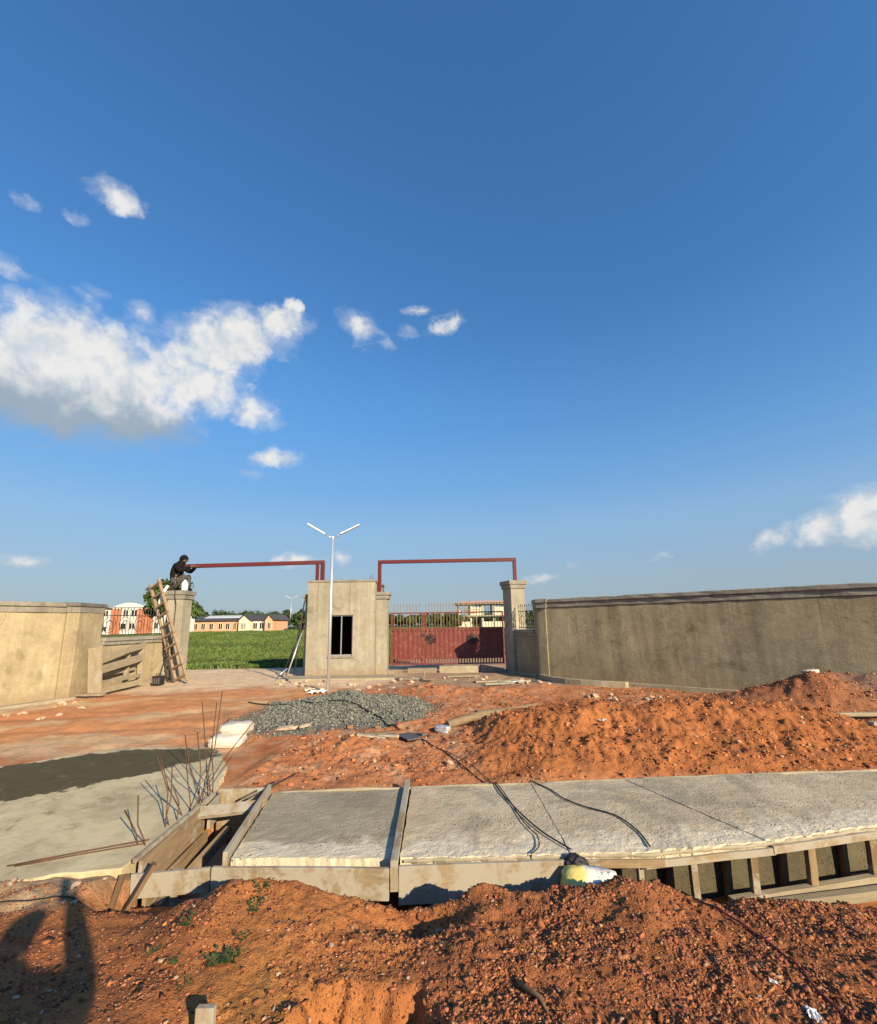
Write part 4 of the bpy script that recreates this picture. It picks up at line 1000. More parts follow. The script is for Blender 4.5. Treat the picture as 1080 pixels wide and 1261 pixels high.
def hand(J, E, rad, side, wrist, palm, dirs, base, fl=.075):
    """palm vertex plus five bent fingers; base = palm joint name"""
    p = Vector(palm)
    for i, (o, d1, d2, k) in enumerate(dirs):
        a = p + Vector(o); b = a + Vector(d1).normalized() * fl * k * .55; c = b + Vector(d2).normalized() * fl * k * .5
        n = ['thumb', 'index', 'middle', 'ring', 'little'][i] + side
        J[n + '1'] = tuple(a); J[n + '2'] = tuple(b); J[n + '3'] = tuple(c)
        E += [(base, n + '1'), (n + '1', n + '2'), (n + '2', n + '3')]
        rad[n + '1'] = .012; rad[n + '2'] = .010; rad[n + '3'] = .007

def build_welder():
    bx, by, bz = -9.52, 15.92, 3.10                       # seat on the pillar top, facing +X
    def P(x, y, z): return (bx + x * 1.12, by + y * 1.12, bz + z * 1.14)
    J = dict(hip=P(-.06, 0, .16), waist=P(-.10, 0, .40), chest=P(-.02, 0, .70), neck=P(.09, 0, .92), head=P(.18, 0, 1.02), crown=P(.22, 0, 1.13), nose=P(.295, 0, .97),
             hipl=P(-.04, .11, .14), hipr=P(-.04, -.11, .14), kneel=P(.30, .15, .52), kneer=P(.32, -.15, .50), footl=P(.24, .13, .07), footr=P(.20, -.14, .07), toel=P(.42, .13, .035), toer=P(.38, -.16, .035),
             shl=P(.03, .20, .82), shr=P(.03, -.20, .82), elr=P(.22, -.30, .62), ell=P(.24, .28, .64), wrr=P(.47, -.14, .76), wrl=P(.50, .12, .78), pmr=P(.54, -.11, .79), pml=P(.57, .09, .81))
    E = [('hip', 'waist'), ('waist', 'chest'), ('chest', 'neck'), ('neck', 'head'), ('head', 'crown'), ('head', 'nose'), ('hip', 'hipl'), ('hip', 'hipr'), ('hipl', 'kneel'), ('hipr', 'kneer'), ('kneel', 'footl'), ('kneer', 'footr'), ('footl', 'toel'), ('footr', 'toer'),
         ('chest', 'shl'), ('chest', 'shr'), ('shl', 'ell'), ('shr', 'elr'), ('ell', 'wrl'), ('elr', 'wrr'), ('wrr', 'pmr'), ('wrl', 'pml')]
    rad = dict(hip=(.22, .20), waist=(.24, .21), chest=(.25, .22), neck=.12, head=.115, crown=.09, nose=.02, hipl=.14, hipr=.14, kneel=.12, kneer=.12, footl=.065, footr=.065, toel=.05, toer=.05,
               shl=.15, shr=.13, elr=.095, ell=.095, wrr=.055, wrl=.045, pmr=.035, pml=.035)
    for s, q, y in (('r', 'pmr', -1), ('l', 'pml', 1)):
        hand(J, E, rad, s, None, J[q], [((0, -.03 * y, .02), (.6, -.6 * y, .5), (1, -.2 * y, 0), .8)] + [((.03, .01 * y, .03 - .02 * i), (1, 0, .2), (.6, -.6 * y, -.2), (.95, 1.05, 1, .8)[i]) for i in range(4)], q)
    leg = {'hipl', 'hipr', 'kneel', 'kneer', 'footl', 'footr'}
    def sm(a, b):
        if b in ('toel', 'toer'): return 0
        if a in leg or b in leg: return 1
        if a in ('head',) or b in ('nose',): return 2
        if a.startswith('pm') or b.startswith('pm') or a[:2] in ('th', 'in', 'mi', 'ri', 'li'): return 2
        return 0
    me = skin_body('person', J, E, rad, [M['cloth_black'], M['cloth_pattern'], M['skin']], sm, 'hip')
    o = link('person', me, None, None, None); tag(o, 'man in black jacket and patterned trousers crouched atop the left pillar', 'person')
    # hood over head and ears
    v = []; f = []; n = 14; c = Vector(P(.175, 0, 1.04))
    for i in range(7):
        ph = math.pi * .5 * i / 6
        for k in range(n):
            a = 2 * math.pi * k / n
            v.append(c + Vector((.155 * math.cos(ph) * math.cos(a) - .03, .145 * math.cos(ph) * math.sin(a), -.04 + .19 * math.sin(ph))))
    for i in range(6):
        for k in range(n): f.append((i * n + k, i * n + (k + 1) % n, (i + 1) * n + (k + 1) % n, (i + 1) * n + k))
    link('cap', me_from('cap', v, f, True), M['cloth_black'], o, Matrix.Identity(4))
    # dangling pale strap and white container beside him
    s = MB(); s.tube([P(-.10, -.30, .16), P(-.20, -.36, -.05), P(-.27, -.375, -.34), P(-.29, -.38, -.42)], [.045, .05, .045, .03], 8); tag(s.build('pale_rag', M['white'], None, smooth=True), 'pale rag hanging over the left pillar edge beside the ladder', 'rag')
    j = MB(); cx, cy, cz = P(.36, -.18, 0.0); 
    prof = [(0, .0), (.10, .0), (.11, .02), (.11, .25), (.085, .31), (.04, .34), (.04, .385), (0, .385)]
    n = 12; vv = []; ff = []
    for r_, z in prof:
        for k in range(n):
            a = 2 * math.pi * k / n; vv.append((cx + r_ * math.cos(a), cy + r_ * math.sin(a), cz + z + .004))
    for i in range(len(prof) - 1):
        for k in range(n): ff.append((i * n + k, i * n + (k + 1) % n, (i + 1) * n + (k + 1) % n, (i + 1) * n + k))
    jr = thing('jerrycan', (cx, cy, cz), 'white plastic jerrycan standing on top of the left pillar', 'jerrycan'); link('can_body', me_from('can_body', vv, ff, True), M['white'], jr)
    MB().tube([(cx - .07, cy, cz + .30), (cx - .06, cy, cz + .37), (cx + .03, cy, cz + .38)], .012, 6).build('handle', M['white'], jr)
build_welder()

def build_photographer():
    gz = hz(-.08, -.45)
    def P(x, y, z): return (x + (.15 if z < 1.72 and y < -.2 else 0), y, gz + z * (1.01 if y < -.2 else .945))
    J = dict(hip=P(-.10, -.47, .94), waist=P(-.10, -.47, 1.12), chest=P(-.10, -.46, 1.34), neck=P(-.09, -.45, 1.50), head=P(-.07, -.41, 1.60), crown=P(-.07, -.42, 1.70), nose=P(-.06, -.31, 1.59),
             hipl=P(-.20, -.47, .90), hipr=P(.0, -.47, .90), kneel=P(-.22, -.44, .49), kneer=P(.02, -.45, .49), footl=P(-.23, -.50, .08), footr=P(.03, -.50, .08), toel=P(-.25, -.33, .035), toer=P(.06, -.33, .035),
             shl=P(-.28, -.46, 1.40), shr=P(.09, -.46, 1.40), ell=P(-.37, -.50, 1.12), elr=P(.18, -.26, 1.28), wrl=P(-.36, -.36, .90), wrr=P(.10, -.07, 1.60), pml=P(-.355, -.33, .82), pmr=P(.065, -.055, 1.68))
    E = [('hip', 'waist'), ('waist', 'chest'), ('chest', 'neck'), ('neck', 'head'), ('head', 'crown'), ('head', 'nose'), ('hip', 'hipl'), ('hip', 'hipr'), ('hipl', 'kneel'), ('hipr', 'kneer'), ('kneel', 'footl'), ('kneer', 'footr'), ('footl', 'toel'), ('footr', 'toer'),
         ('chest', 'shl'), ('chest', 'shr'), ('shl', 'ell'), ('shr', 'elr'), ('ell', 'wrl'), ('elr', 'wrr'), ('wrr', 'pmr'), ('wrl', 'pml')]
    rad = dict(hip=(.17, .13), waist=(.16, .12), chest=(.18, .13), neck=.075, head=.118, crown=.10, nose=.02, hipl=.095, hipr=.095, kneel=.065, kneer=.065, footl=.048, footr=.048, toel=.04, toer=.04,
               shl=.10, shr=.10, ell=.065, elr=.075, wrl=.045, wrr=.062, pml=.038, pmr=.058)
    hand(J, E, rad, 'r', None, J['pmr'], [((-.01, .0, .02), (-.9, -.3, .4), (-.8, 0, .2), .8)] + [((.0, .015, .03 - .02 * i), (-.1, 1, .2), (-1, .3, 0), (.95, 1.05, 1, .8)[i]) for i in range(4)], 'pmr', .06)
    hand(J, E, rad, 'l', None, J['pml'], [((.01, .02, -.0), (.3, .6, -.8), (.3, .3, -.9), .8)] + [((.0, .03 - .02 * i, -.03), (0, .1, -1), (.3, -.1, -.9), (.95, 1.05, 1, .8)[i]) for i in range(4)], 'pml', .06)
    leg = {'hipl', 'hipr', 'kneel', 'kneer'}
    def sm(a, b):
        if b.startswith('toe'): return 2
        if a in leg or b in leg: return 1
        if a in ('head', 'neck'): return 3
        if a.startswith(('wr', 'pm')) or b.startswith('pm') or a[:2] in ('th', 'in', 'mi', 'ri', 'li'): return 3
        return 0
    me = skin_body('person', J, E, rad, [M['white'], M['denim'], M['cloth_black'], M['skin']], sm, 'hip')
    o = link('person', me, None); tag(o, 'photographer standing on the spoil, known by the shadow at lower left', 'person')
    t = tag(MB().span((-.036, -.045, 1.735), (.036, -.036, 1.89)).build('phone', M['glass'], None, None, .003), 'dark phone held up by the photographer', 'phone')
build_photographer()

# ------------------------------------------------------------------ ladders and things by the left pillar
def ladder(a, b, wdir, w, n, r, m, label):
    a, b, wd = Vector(a), Vector(b), Vector(wdir).normalized() * w / 2
    t = thing('ladder', a, label, 'ladder')
    for s in (-1, 1): board('rail', a + wd * s, b + wd * s * .9, r * 2, r * 1.5, m, t, up=wdir)
    for i in range(n):
        k = (i + .6) / n; p = a.lerp(b, k); q = wd * (1 - .1 * k)
        board('rung', p - q * 1.2 + Vector((0, -.03, random.uniform(-.02, .02))), p + q * 1.2 + Vector((0, -.03, random.uniform(-.02, .02))), r * 1.6, r * 1.4, m, t)
ladder((-8.50, 15.02, 0), (-10.02, 15.40, 3.40), (.85, -.5, .35), .60, 10, .045, M['ladder'], 'pale timber ladder leaning on the left pillar below the man')
ladder((-8.98, 15.2, 0), (-9.74, 15.5, 2.3), (.7, -.6, .1), .34, 7, .022, M['iron'], 'short dark ladder behind the timber ladder at the left pillar')

def build_slatted():
    t = thing('slatted_timber_frame', (-9.25, 13.3, 0), 'grey slatted timber frame leaning at the low left wall', 'timber frame'); m = M['wood_grey']; z0 = .05
    board('end_board', (-9.33, 12.36, z0), (-9.50, 12.40, 1.30), .36, .045, m, t, up=(.05, -1, 0))
    board('foot_plank', (-9.85, 12.30, z0 + .03), (-9.05, 12.28, z0 + .03), .20, .06, m, t)
    board('far_post', (-9.42, 14.25, z0), (-9.44, 14.25, 1.22), .16, .045, m, t, up=(.05, -1, 0))
    board('far_post', (-9.50, 13.75, z0), (-9.52, 13.75, 1.20), .14, .045, m, t, up=(.05, -1, 0))
    for z, dz, w in ((.14, .02, .16), (.36, .0, .10), (.70, .22, .22), (1.02, .26, .17)):
        board('slat', (-9.30, 12.42, z), (-9.38, 14.32, z + dz), w, .035, m, t, up=(1, .05, 0))
    board('rear_slat', (-9.58, 12.5, .50), (-9.56, 14.2, .58), .10, .035, m, t, up=(1, .05, 0))
build_slatted()
t = thing('welding_set', (-9.02, 14.55, 0), 'small black welding box on the ground before the low left wall', 'welding set'); zz = hz(-9.02, 14.55)
MB().span((-9.15, 14.42, zz + .02), (-8.88, 14.70, zz + .30)).build('case', M['black'], t, None, .02)
for i in range(4): MB().span((-9.13 + .065 * i, 14.412, zz + .08), (-9.09 + .065 * i, 14.419, zz + .24)).build('vent_slot', M['slate'], t)
MB().tube([(-9.1, 14.56, zz + .30), (-9.1, 14.56, zz + .36), (-8.93, 14.56, zz + .36), (-8.93, 14.56, zz + .30)], .012, 6).build('handle', M['iron'], t)
tag(tube_obj('welding_lead', [(-9.0, 14.6, zz + .31), (-9.10, 14.95, .75), (-9.16, 15.2, 1.15), (-9.2, 15.3, 1.3)], .011, M['black'], None, 6), 'taut thin lead rising from the black welding box', 'cable')
tag(tube_obj('welding_lead', [(-9.33, 15.52, 3.13), (-9.325, 15.53, 2.9), (-9.31, 15.615, 2.6), (-9.32, 15.62, 1.7), (-9.31, 15.62, 1.0), (-9.29, 15.61, .2)], .013, M['black'], None, 6), 'black lead hanging straight down the left pillar', 'cable')

# leaning poles at the left flank of the gatehouse
for i, (a, b, r_, m, lab) in enumerate((((-5.55, 16.35, .0), (-5.06, 16.62, 2.25), .022, M['iron'], 'long black pole leaning on the gatehouse flank, topmost of the poles'), ((-5.75, 16.5, .0), (-5.10, 16.8, 1.9), .02, M['iron'], 'leftmost black pole leaning at the gatehouse flank'),
        ((-5.42, 16.0, .0), (-5.09, 16.5, 1.55), .024, M['galv'], 'pale pole leaning at the gatehouse flank'), ((-5.25, 16.3, .0), (-5.05, 16.6, 2.9), .02, M['iron'], 'black pole standing nearly upright against the gatehouse flank'), ((-5.7, 15.9, .06), (-5.45, 16.15, .32), .02, M['galv'], 'short pale pole end by the gatehouse flank'))):
    tag(tube_obj('leaning_pole', [a, (Vector(a) + Vector(b)) / 2, b], r_, m, None, 7), lab, 'pole', 'poles by the gatehouse')

# ------------------------------------------------------------------ cement sacks
def sack_mesh(l, w, h, seed):
    bm = bmesh.new(); bmesh.ops.create_cube(bm, size=1); bmesh.ops.subdivide_edges(bm, edges=bm.edges[:], cuts=5, use_grid_fill=True); rn = random.Random(seed)
    for v in bm.verts:
        x, y, z = v.co * 2; r = 1 - .22 * (x * x * y * y)
        ex = 1 - .24 * abs(x) ** 9; ey = 1 - .22 * abs(y) ** 8
        v.co = Vector((x * l / 2 * (1 - .05 * abs(z)) * r ** .3, y * w / 2 * (1 - .05 * abs(z)) * r ** .3, z * h / 2 * min(ex, ey))) + Vector((rn.uniform(-1, 1), rn.uniform(-1, 1), rn.uniform(-1, 1))) * .012
    me = bpy.data.meshes.new('sack'); bm.to_mesh(me); bm.free(); me.polygons.foreach_set('use_smooth', [True] * len(me.polygons)); return me
zz = hz(-3.35, 7.35)
for i, (p, rz, tilt, lab) in enumerate((((-3.33, 7.30, zz + .085), .10, .03, 'lower white cement sack lying on red soil behind the starter bars'), ((-3.30, 7.52, zz + .215), .05, -.08, 'upper white cement sack lying on another sack'))):
    o = link('cement_sack', sack_mesh(.50 - .05 * i, .44, .17, i), M['sack'], None, Matrix.Translation(p) @ Matrix.Rotation(rz, 4, 'Z') @ Matrix.Rotation(tilt, 4, 'X')); tag(o, lab, 'sack', 'cement sacks')
# printed sack draped at the culvert opening
o = link('printed_sack', sack_mesh(.40, .30, .22, 9), M['yellow_sack'], None, Matrix.Translation((1.04, 3.52, -.10)) @ Matrix.Rotation(-.15, 4, 'Z') @ Matrix.Rotation(.5, 4, 'X') @ Matrix.Rotation(.12, 4, 'Y')); tag(o, 'crumpled yellow and white sack stuffed at the culvert opening', 'sack')
o = link('dark_lump', blob(.085, 3, .5, (1.0, .7, .75), 5), M['black'], None, Matrix.Translation((.985, 3.655, .035))); tag(o, 'blackened lump on the slab edge above the yellow sack', 'lump')

# ------------------------------------------------------------------ bamboo, boards, debris
def on(x, y, dz=0.0): return (x, y, hz(x, y) + dz)
def bamboo(pts, r, label):
    pts = [Vector(p) for p in pts]; P_ = []; rr = []
    for a, b in zip(pts, pts[1:]):
        n = max(2, int((b - a).length / .28))
        for i in range(n):
            q = a.lerp(b, i / n); d = (b - a).normalized()
            P_ += [q, q + d * .012, q + d * .03]; rr += [r * 1.12, r * 1.12, r]
    P_.append(pts[-1]); rr.append(r)
    tag(MB().tube(P_, rr, 12).build('bamboo_pole', M['bamboo'], None, smooth=False), label, 'bamboo')
bamboo([on(.10, 7.75, .07), on(.75, 8.1, .09), on(1.72, 8.62, .16)], .062, 'thick grey bamboo pole lying at the left foot of the red bank')
bamboo([on(.62, 8.15, .16), on(1.2, 8.6, .18), on(1.9, 9.2, .20)], .035, 'thinner bamboo pole behind the thick one')
tag(link('broken_pipe', sack_mesh(.26, .13, .11, 12), M['galv'], None, Matrix.Translation(on(.02, 7.68, .06)) @ Matrix.Rotation(-.5, 4, 'Z')), 'crushed pale tin at the near end of the bamboo', 'tin')
def debris(name, a, b, w, h, m, lab, cat, grp=None): 
    za, zb = hz(*a), hz(*b); tag(board(name, (*a, za + h / 2 + .02), (*b, zb + h / 2 + .03), w, h, m, None), lab, cat, grp)
debris('timber_offcut', (.30, 7.95), (.75, 8.45), .05, .04, M['wood_dark'], 'dark broken stick beside the bamboo', 'stick')
debris('slate_sheet', (-.62, 7.55), (-.40, 7.15), .26, .02, M['slate'], 'dark bent sheet lying on rubble in mid yard', 'sheet')
debris('slate_sheet', (-.50, 7.62), (-.26, 7.30), .10, .03, M['slate'], 'narrow dark strip leaning on the dark sheet', 'sheet')
debris('timber_offcut', (-1.30, 7.10), (-.88, 7.25), .12, .03, M['wood_pale'], 'short pale board end lying before the dark sheet', 'board')
debris('timber_offcut', (-1.22, 7.42), (-.72, 7.55), .07, .03, M['wood_dark'], 'dark thin board lying left of the dark sheet', 'board')
debris('timber_offcut', (-1.0, 7.3), (-.70, 7.34), .09, .03, M['wood_grey'], 'grey board scrap touching the dark sheet', 'board')
dl = [((1.05, 14.05), (1.75, 14.2), .22, .05, 'wood_grey', 'wide grey plank lying flat before the gate'), ((1.30, 13.45), (2.15, 13.5), .16, .05, 'wood_pale', 'pale plank nearest the camera in the gate debris'), ((1.75, 14.1), (2.6, 14.5), .12, .05, 'wood_grey', 'grey plank slanting in the gate debris'),
      ((2.15, 13.95), (2.75, 14.05), .10, .06, 'wood_dark', 'dark short plank in the gate debris'), ((1.9, 13.8), (2.5, 13.75), .09, .04, 'white', 'white strip among the gate debris'), ((2.45, 14.35), (2.95, 14.25), .14, .05, 'wood_dark', 'dark plank against the right wall corner'),
      ((-1.85, 15.6), (-.55, 14.75), .10, .06, 'wood_pale', 'long pale plank lying slantwise before the left gate leaf'), ((-1.35, 15.0), (-.75, 14.75), .13, .04, 'wood_grey', 'grey board scrap beside the slanting long plank'), ((-.62, 14.6), (-.30, 14.45), .08, .04, 'wood_dark', 'dark stick end on the rubble before the gate'),
      ((1.55, 13.75), (2.05, 13.95), .10, .04, 'wood_grey', 'narrow grey plank crossing the wide plank before the gate'), ((2.3, 13.65), (2.7, 13.8), .08, .05, 'wood_pale', 'short pale offcut right of the white strip'), ((2.55, 14.0), (3.0, 13.9), .18, .03, 'slate', 'dark sheet scrap at the right wall corner'), ((.2, 15.2), (1.3, 15.5), .12, .05, 'wood_grey', 'grey plank in the shade below the gate'),
      ((6.35, 7.95), (7.9, 8.05), .09, .06, 'wood_grey', 'grey pole lying at the right end of the red bank'), ((6.75, 7.35), (7.9, 7.55), .12, .05, 'wood_pale', 'pale plank lying right of the red bank'), ((7.9, 9.9), (8.2, 9.95), .12, .08, 'sack', 'white scrap on top of the far right heap')]
for a, b, w, h, m, lab in dl: debris('scrap_plank', a, b, w, h, M[m], lab, 'plank' if m != 'sack' else 'scrap', 'planks and scraps in the yard')
tag(tube_obj('upright_stick', [on(-.55, 14.62, -.02), on(-.50, 14.62, .34)], .018, M['wood_grey'], None, 6), 'short stick standing up in the rubble before the gate', 'stick')
# rubble chunks
chunk_me = [blob(1, 1, 1.0, (1, .8, .6), 30 + i) for i in range(6)]
for me in chunk_me: me.materials.append(M['stone'])
chunk_me2 = []
for me in chunk_me:
    c = me.copy(); c.materials.clear(); c.materials.append(M['stone_red']); chunk_me2.append(c)
def chunks(n, box, size, name, label, group, red=.0, seed=0):
    rn = random.Random(seed)
    for i in range(n):
        x = rn.uniform(box[0], box[1]); y = rn.uniform(box[2], box[3]); s = rn.uniform(*size) * (1.0 if rn.random() < .8 else 1.5)
        me = (chunk_me2 if rn.random() < red else chunk_me)[rn.randrange(6)]
        o = link(name, me, None, None, Matrix.Translation((x, y, hz(x, y) + s * .3)) @ Matrix.Rotation(rn.uniform(0, 6.28), 4, 'Z') @ Matrix.Rotation(rn.uniform(-.4, .4), 4, 'X') @ Matrix.Scale(s, 4))
        tag(o, label, 'stone', group)
for x_, y_, s_, r_, l_ in ((-2.64, 7.98, .20, .2, 'pale flat stone at the near left edge of the gravel'), (-2.36, 8.10, .15, 1.1, 'second pale flat stone at the near edge of the gravel')):
    tag(link('flat_stone', chunk_me[3], None, None, Matrix.Translation((x_, y_, hz(x_, y_) + .03)) @ Matrix.Rotation(r_, 4, 'Z') @ Matrix.Diagonal((s_, s_ * .7, s_ * .45, 1))), l_, 'stone')
chunks(16, (-5.4, -3.4, 13.3, 15.1), (.035, .09), 'rubble_stone', 'pale rubble stone on the drive left of the street lamp', 'rubble stones left of the street lamp', 0, 1)
chunks(14, (-2.9, -.9, 12.2, 14.2), (.04, .10), 'rubble_stone', 'pale rubble stone between the lamp and the gate', 'rubble stones between lamp and gate', .2, 2)
chunks(14, (-1.5, 2.7, 14.2, 15.2), (.05, .11), 'rubble_stone', 'pale rubble stone strewn before the red gate', 'rubble stones before the gate', 0, 3)
chunks(9, (2.1, 3.1, 13.0, 13.9), (.06, .12), 'rubble_stone', 'pale rubble stone heaped at the right wall corner', 'rubble stones at the right wall corner', .2, 4)
chunks(22, (-2.2, .2, 5.6, 8.0), (.02, .05), 'rubble_stone', 'small stone on the red soil behind the slab', 'small stones behind the slab', .5, 5)
chunks(14, (3.4, 5.0, 10.4, 11.6), (.04, .09), 'rubble_stone', 'pale stone on the crest at the foot of the right wall', 'stones at the foot of the right wall', .2, 6)
chunks(12, (-9.6, -7.8, 9.6, 12.1), (.05, .10), 'rubble_stone', 'pale stone along the foot of the left wall', 'stones at the foot of the left wall', 0, 7)
chunks(26, (-2.1, -.5, 2.05, 3.05), (.006, .016), 'pale_pebble', 'pale pebble on the red spoil near the weeds', 'pale pebbles on the left foreground spoil', .0, 8)
chunks(18, (-.3, 1.9, 2.1, 3.0), (.006, .013), 'pale_pebble', 'pale pebble on the stony right foreground spoil', 'pale pebbles on the right foreground spoil', .3, 9)
chunks(10, (1.2, 5.5, 5.9, 7.2), (.015, .035), 'pale_pebble', 'pale pebble stuck in the face of the red bank', 'pale pebbles in the red bank', 0, 10)
chunks(24, (-3.6, -2.4, 3.2, 3.75), (.012, .03), 'rubble_stone', 'pale crumb of concrete along the near edge of the apron', 'concrete crumbs at the apron edge', .2, 11)
o = link('pinkish_stone', chunk_me[2], None, None, Matrix.Translation((-.04, 2.94, hz(-.04, 2.94) + .015)) @ Matrix.Scale(.028, 4)); tag(o, 'pinkish stone at the lip of the dark hollow by the formwork', 'stone')
# crumpled plastic litter
def litter(p, s, lab, seed, m='white'):
    rn = random.Random(seed); n = 7; v = []; f = []
    for i in range(n):
        for k in range(n):
            v.append(((i / (n - 1) - .5) * s + rn.uniform(-.1, .1) * s, (k / (n - 1) - .5) * s * .55 + rn.uniform(-.08, .08) * s, rn.uniform(0, .22) * s))
    for i in range(n - 1):
        for k in range(n - 1): f.append((i * n + k, i * n + n + k, i * n + n + k + 1, i * n + k + 1))
    o = link('plastic_litter', me_from('plastic_litter', v, f), M[m], None, Matrix.Translation(on(*p, .006)) @ Matrix.Rotation(rn.uniform(0, 6), 4, 'Z')); tag(o, lab, 'litter')
    s_ = o.modifiers.new('solid', 'SOLIDIFY'); s_.thickness = .0015
litter((1.545, 2.19), .075, 'crumpled white plastic wrapper at bottom right', 1); litter((1.50, 2.35), .03, 'tiny white scrap by the red cable at bottom right', 2)
litter((1.60, 2.12), .04, 'small white scrap at the bottom right corner', 3); litter((-9.3, 8.2), .28, 'white plastic scrap on the red track at far left', 4)
litter((-3.32, 12.35), .45, 'white plastic sheet crumpled at the lamp foot', 5); litter((-3.6, 12.6), .3, 'grey-white scrap left of the lamp foot', 6, 'sack'); litter((2.35, 6.75), .12, 'pale root-like scrap on the red bank face', 7, 'sack')
tag(tube_obj('root', [on(.33, 2.36, .01), on(.36, 2.29, .02), on(.41, 2.24, .015), on(.43, 2.18, .0)], [.009, .012, .010, .004], M['wood_dark'], None, 7), 'dark root poking from the stony foreground spoil', 'root')

# ------------------------------------------------------------------ cables
def drape(pts, r, m, lab, lift=.012, slab=True, cat='cable'):
    out = []
    P_ = [Vector((*p, 0)) for p in pts]
    for i in range(len(P_) - 1):
        p0, p1, p2, p3 = P_[max(i - 1, 0)], P_[i], P_[i + 1], P_[min(i + 2, len(P_) - 1)]
        for k in range(10):
            t = k / 10; q = .5 * ((2 * p1) + (p2 - p0) * t + (2 * p0 - 5 * p1 + 4 * p2 - p3) * t * t + (3 * p1 - p0 - 3 * p2 + p3) * t ** 3); out.append(q)
    out.append(P_[-1]); res = []
    for q in out:
        yn, yf = float(y_near(q.x)), float(y_far(q.x))
        z = .070 if (slab and yn - .03 < q.y < yf + .02 and q.x > -1.6) else hz(q.x, q.y)
        res.append(Vector((q.x, q.y, z + lift)))
    for _ in range(2):
        res = [res[0]] + [Vector((b.x, b.y, max(b.z, (a.z + b.z + c.z) / 3))) for a, b, c in zip(res, res[1:], res[2:])] + [res[-1]]
    tag(tube_obj('electric_cable', res, r, m, None, 6), lab, cat)
drape([(-.35, 7.3), (.05, 6.5), (.33, 5.75), (.55, 5.25), (.62, 4.85), (.72, 4.4), (.83, 4.05), (.98, 3.76)], .0065, M['black'], 'black cable crossing the slab to the blackened lump')
drape([(-.30, 7.2), (.15, 6.35), (.50, 5.6), (.60, 5.15), (.66, 4.7), (.70, 4.3), (.74, 4.1), (.77, 3.98), (.74, 3.80), (.62, 3.66)], .005, M['black'], 'thinner black cable that curls down the front of the slab')
drape([(.95, 5.30), (1.12, 5.0), (1.20, 4.75), (1.34, 4.55), (1.55, 4.35), (1.62, 4.05), (1.60, 3.78)], .0065, M['black'], 'black cable looping over the right of the slab to a prop')
drape([(-4.6, 11.0), (-3.9, 10.6), (-3.3, 10.0), (-2.7, 9.6), (-2.1, 9.5), (-1.5, 9.2), (-1.0, 8.3), (-.7, 7.8)], .014, M['black'], 'black hose trailing over the gravel heap', .02)
drape([(1.05, 3.50), (1.25, 3.35), (1.45, 3.15), (1.60, 2.95)], .006, M['black'], 'black cable drooping from the printed sack over the spoil', .01)
drape([(1.60, 2.96), (1.66, 2.76), (1.70, 2.62), (1.69, 2.45), (1.66, 2.3), (1.67, 2.08), (1.7, 1.9)], .006, M['red_cable'], 'dark red cable running down the stony spoil at bottom right', .01)
drape([(-2.25, 3.40), (-2.35, 3.30), (-2.55, 3.30), (-2.75, 3.28), (-3.1, 3.2), (-3.5, 3.1)], .005, M['black'], 'black cable lying on the soil left of the pit stakes', .01, False)

# ------------------------------------------------------------------ vegetation
def leaf_mesh(name, P, N, size, cols, mat_):
    """quad leaves: P centres, N normals, size"""
    n = len(P); up = np.array([0., 0, 1]); U = np.cross(N, RNG.normal(0, 1, (n, 3))); U /= np.linalg.norm(U, axis=1)[:, None] + 1e-9; Vv = np.cross(N, U)
    s = size[:, None]
    Q = np.stack([P - U * s * 1.3, P - Vv * s * .55 + N * s * .15, P + U * s * 1.3, P + Vv * s * .55 + N * s * .15], 1).reshape(-1, 3)
    me = bpy.data.meshes.new(name); me.vertices.add(4 * n); me.vertices.foreach_set('co', Q.reshape(-1)); me.loops.add(4 * n); me.polygons.add(n)
    me.loops.foreach_set('vertex_index', np.arange(4 * n)); me.polygons.foreach_set('loop_start', np.arange(n) * 4); me.update()
    cc = np.ones((n, 4, 4), np.float32); cc[..., :3] = cols[:, None]
    me.color_attributes.new('tint', 'FLOAT_COLOR', 'POINT').data.foreach_set('color', cc.reshape(-1)); me.materials.append(mat_)
    return me
def crown_points(c, r, n, clumps, seed):
    g_ = np.random.default_rng(seed); P = []; 
    d = g_.normal(0, 1, (clumps, 3)); d /= np.linalg.norm(d, axis=1)[:, None]; cc = np.array(c) + d * np.array(r) * g_.uniform(.35, 1, (clumps, 1)); cr = np.mean(r) * g_.uniform(.22, .42, clumps)
    k = g_.integers(0, clumps, n); q = g_.normal(0, 1, (n, 3)); q /= np.linalg.norm(q, axis=1)[:, None]
    return cc[k] + q * (cr[k] * g_.uniform(.4, 1.0, n) ** .5)[:, None], q, cc
def tree(x, y, h, r, label, seed, n=2600, leaf=.10, col=(.05, .09, .022), group=None):
    z0 = hz(x, y); t = thing('tree', (x, y, z0), label, 'tree', group)
    P, N, cc = crown_points((x, y, z0 + h - r[2]), r, n, 26, seed); g_ = np.random.default_rng(seed + 1)
    cols = np.array(col) * g_.uniform(.55, 1.5, (n, 1)) * np.stack([g_.uniform(.8, 1.3, n), np.ones(n), g_.uniform(.7, 1.2, n)], -1)
    link('crown', leaf_mesh('crown', P, N + g_.normal(0, .5, N.shape), leaf * g_.uniform(.6, 1.4, n), cols, M['leaf']), None, t)
    mb = MB(); top = Vector((x, y, z0 + h - r[2] * .9)); mb.tube([(x, y, z0 - .2), (x + .05, y, z0 + h * .3), top], [.13, .10, .06], 8)
    for q in cc[:12]: mb.tube([top - Vector((0, 0, random.uniform(0, h * .25))), (top + Vector(q)) / 2 + Vector((0, 0, .15)), Vector(q)], [.05, .035, .012], 5)
    mb.build('trunk', M['bark'], t)
tree(-17.9, 30, 4.75, (2.1, 1.2, 1.15), 'leafy tree showing on both sides of the left pillar', 5, 2600, .12)
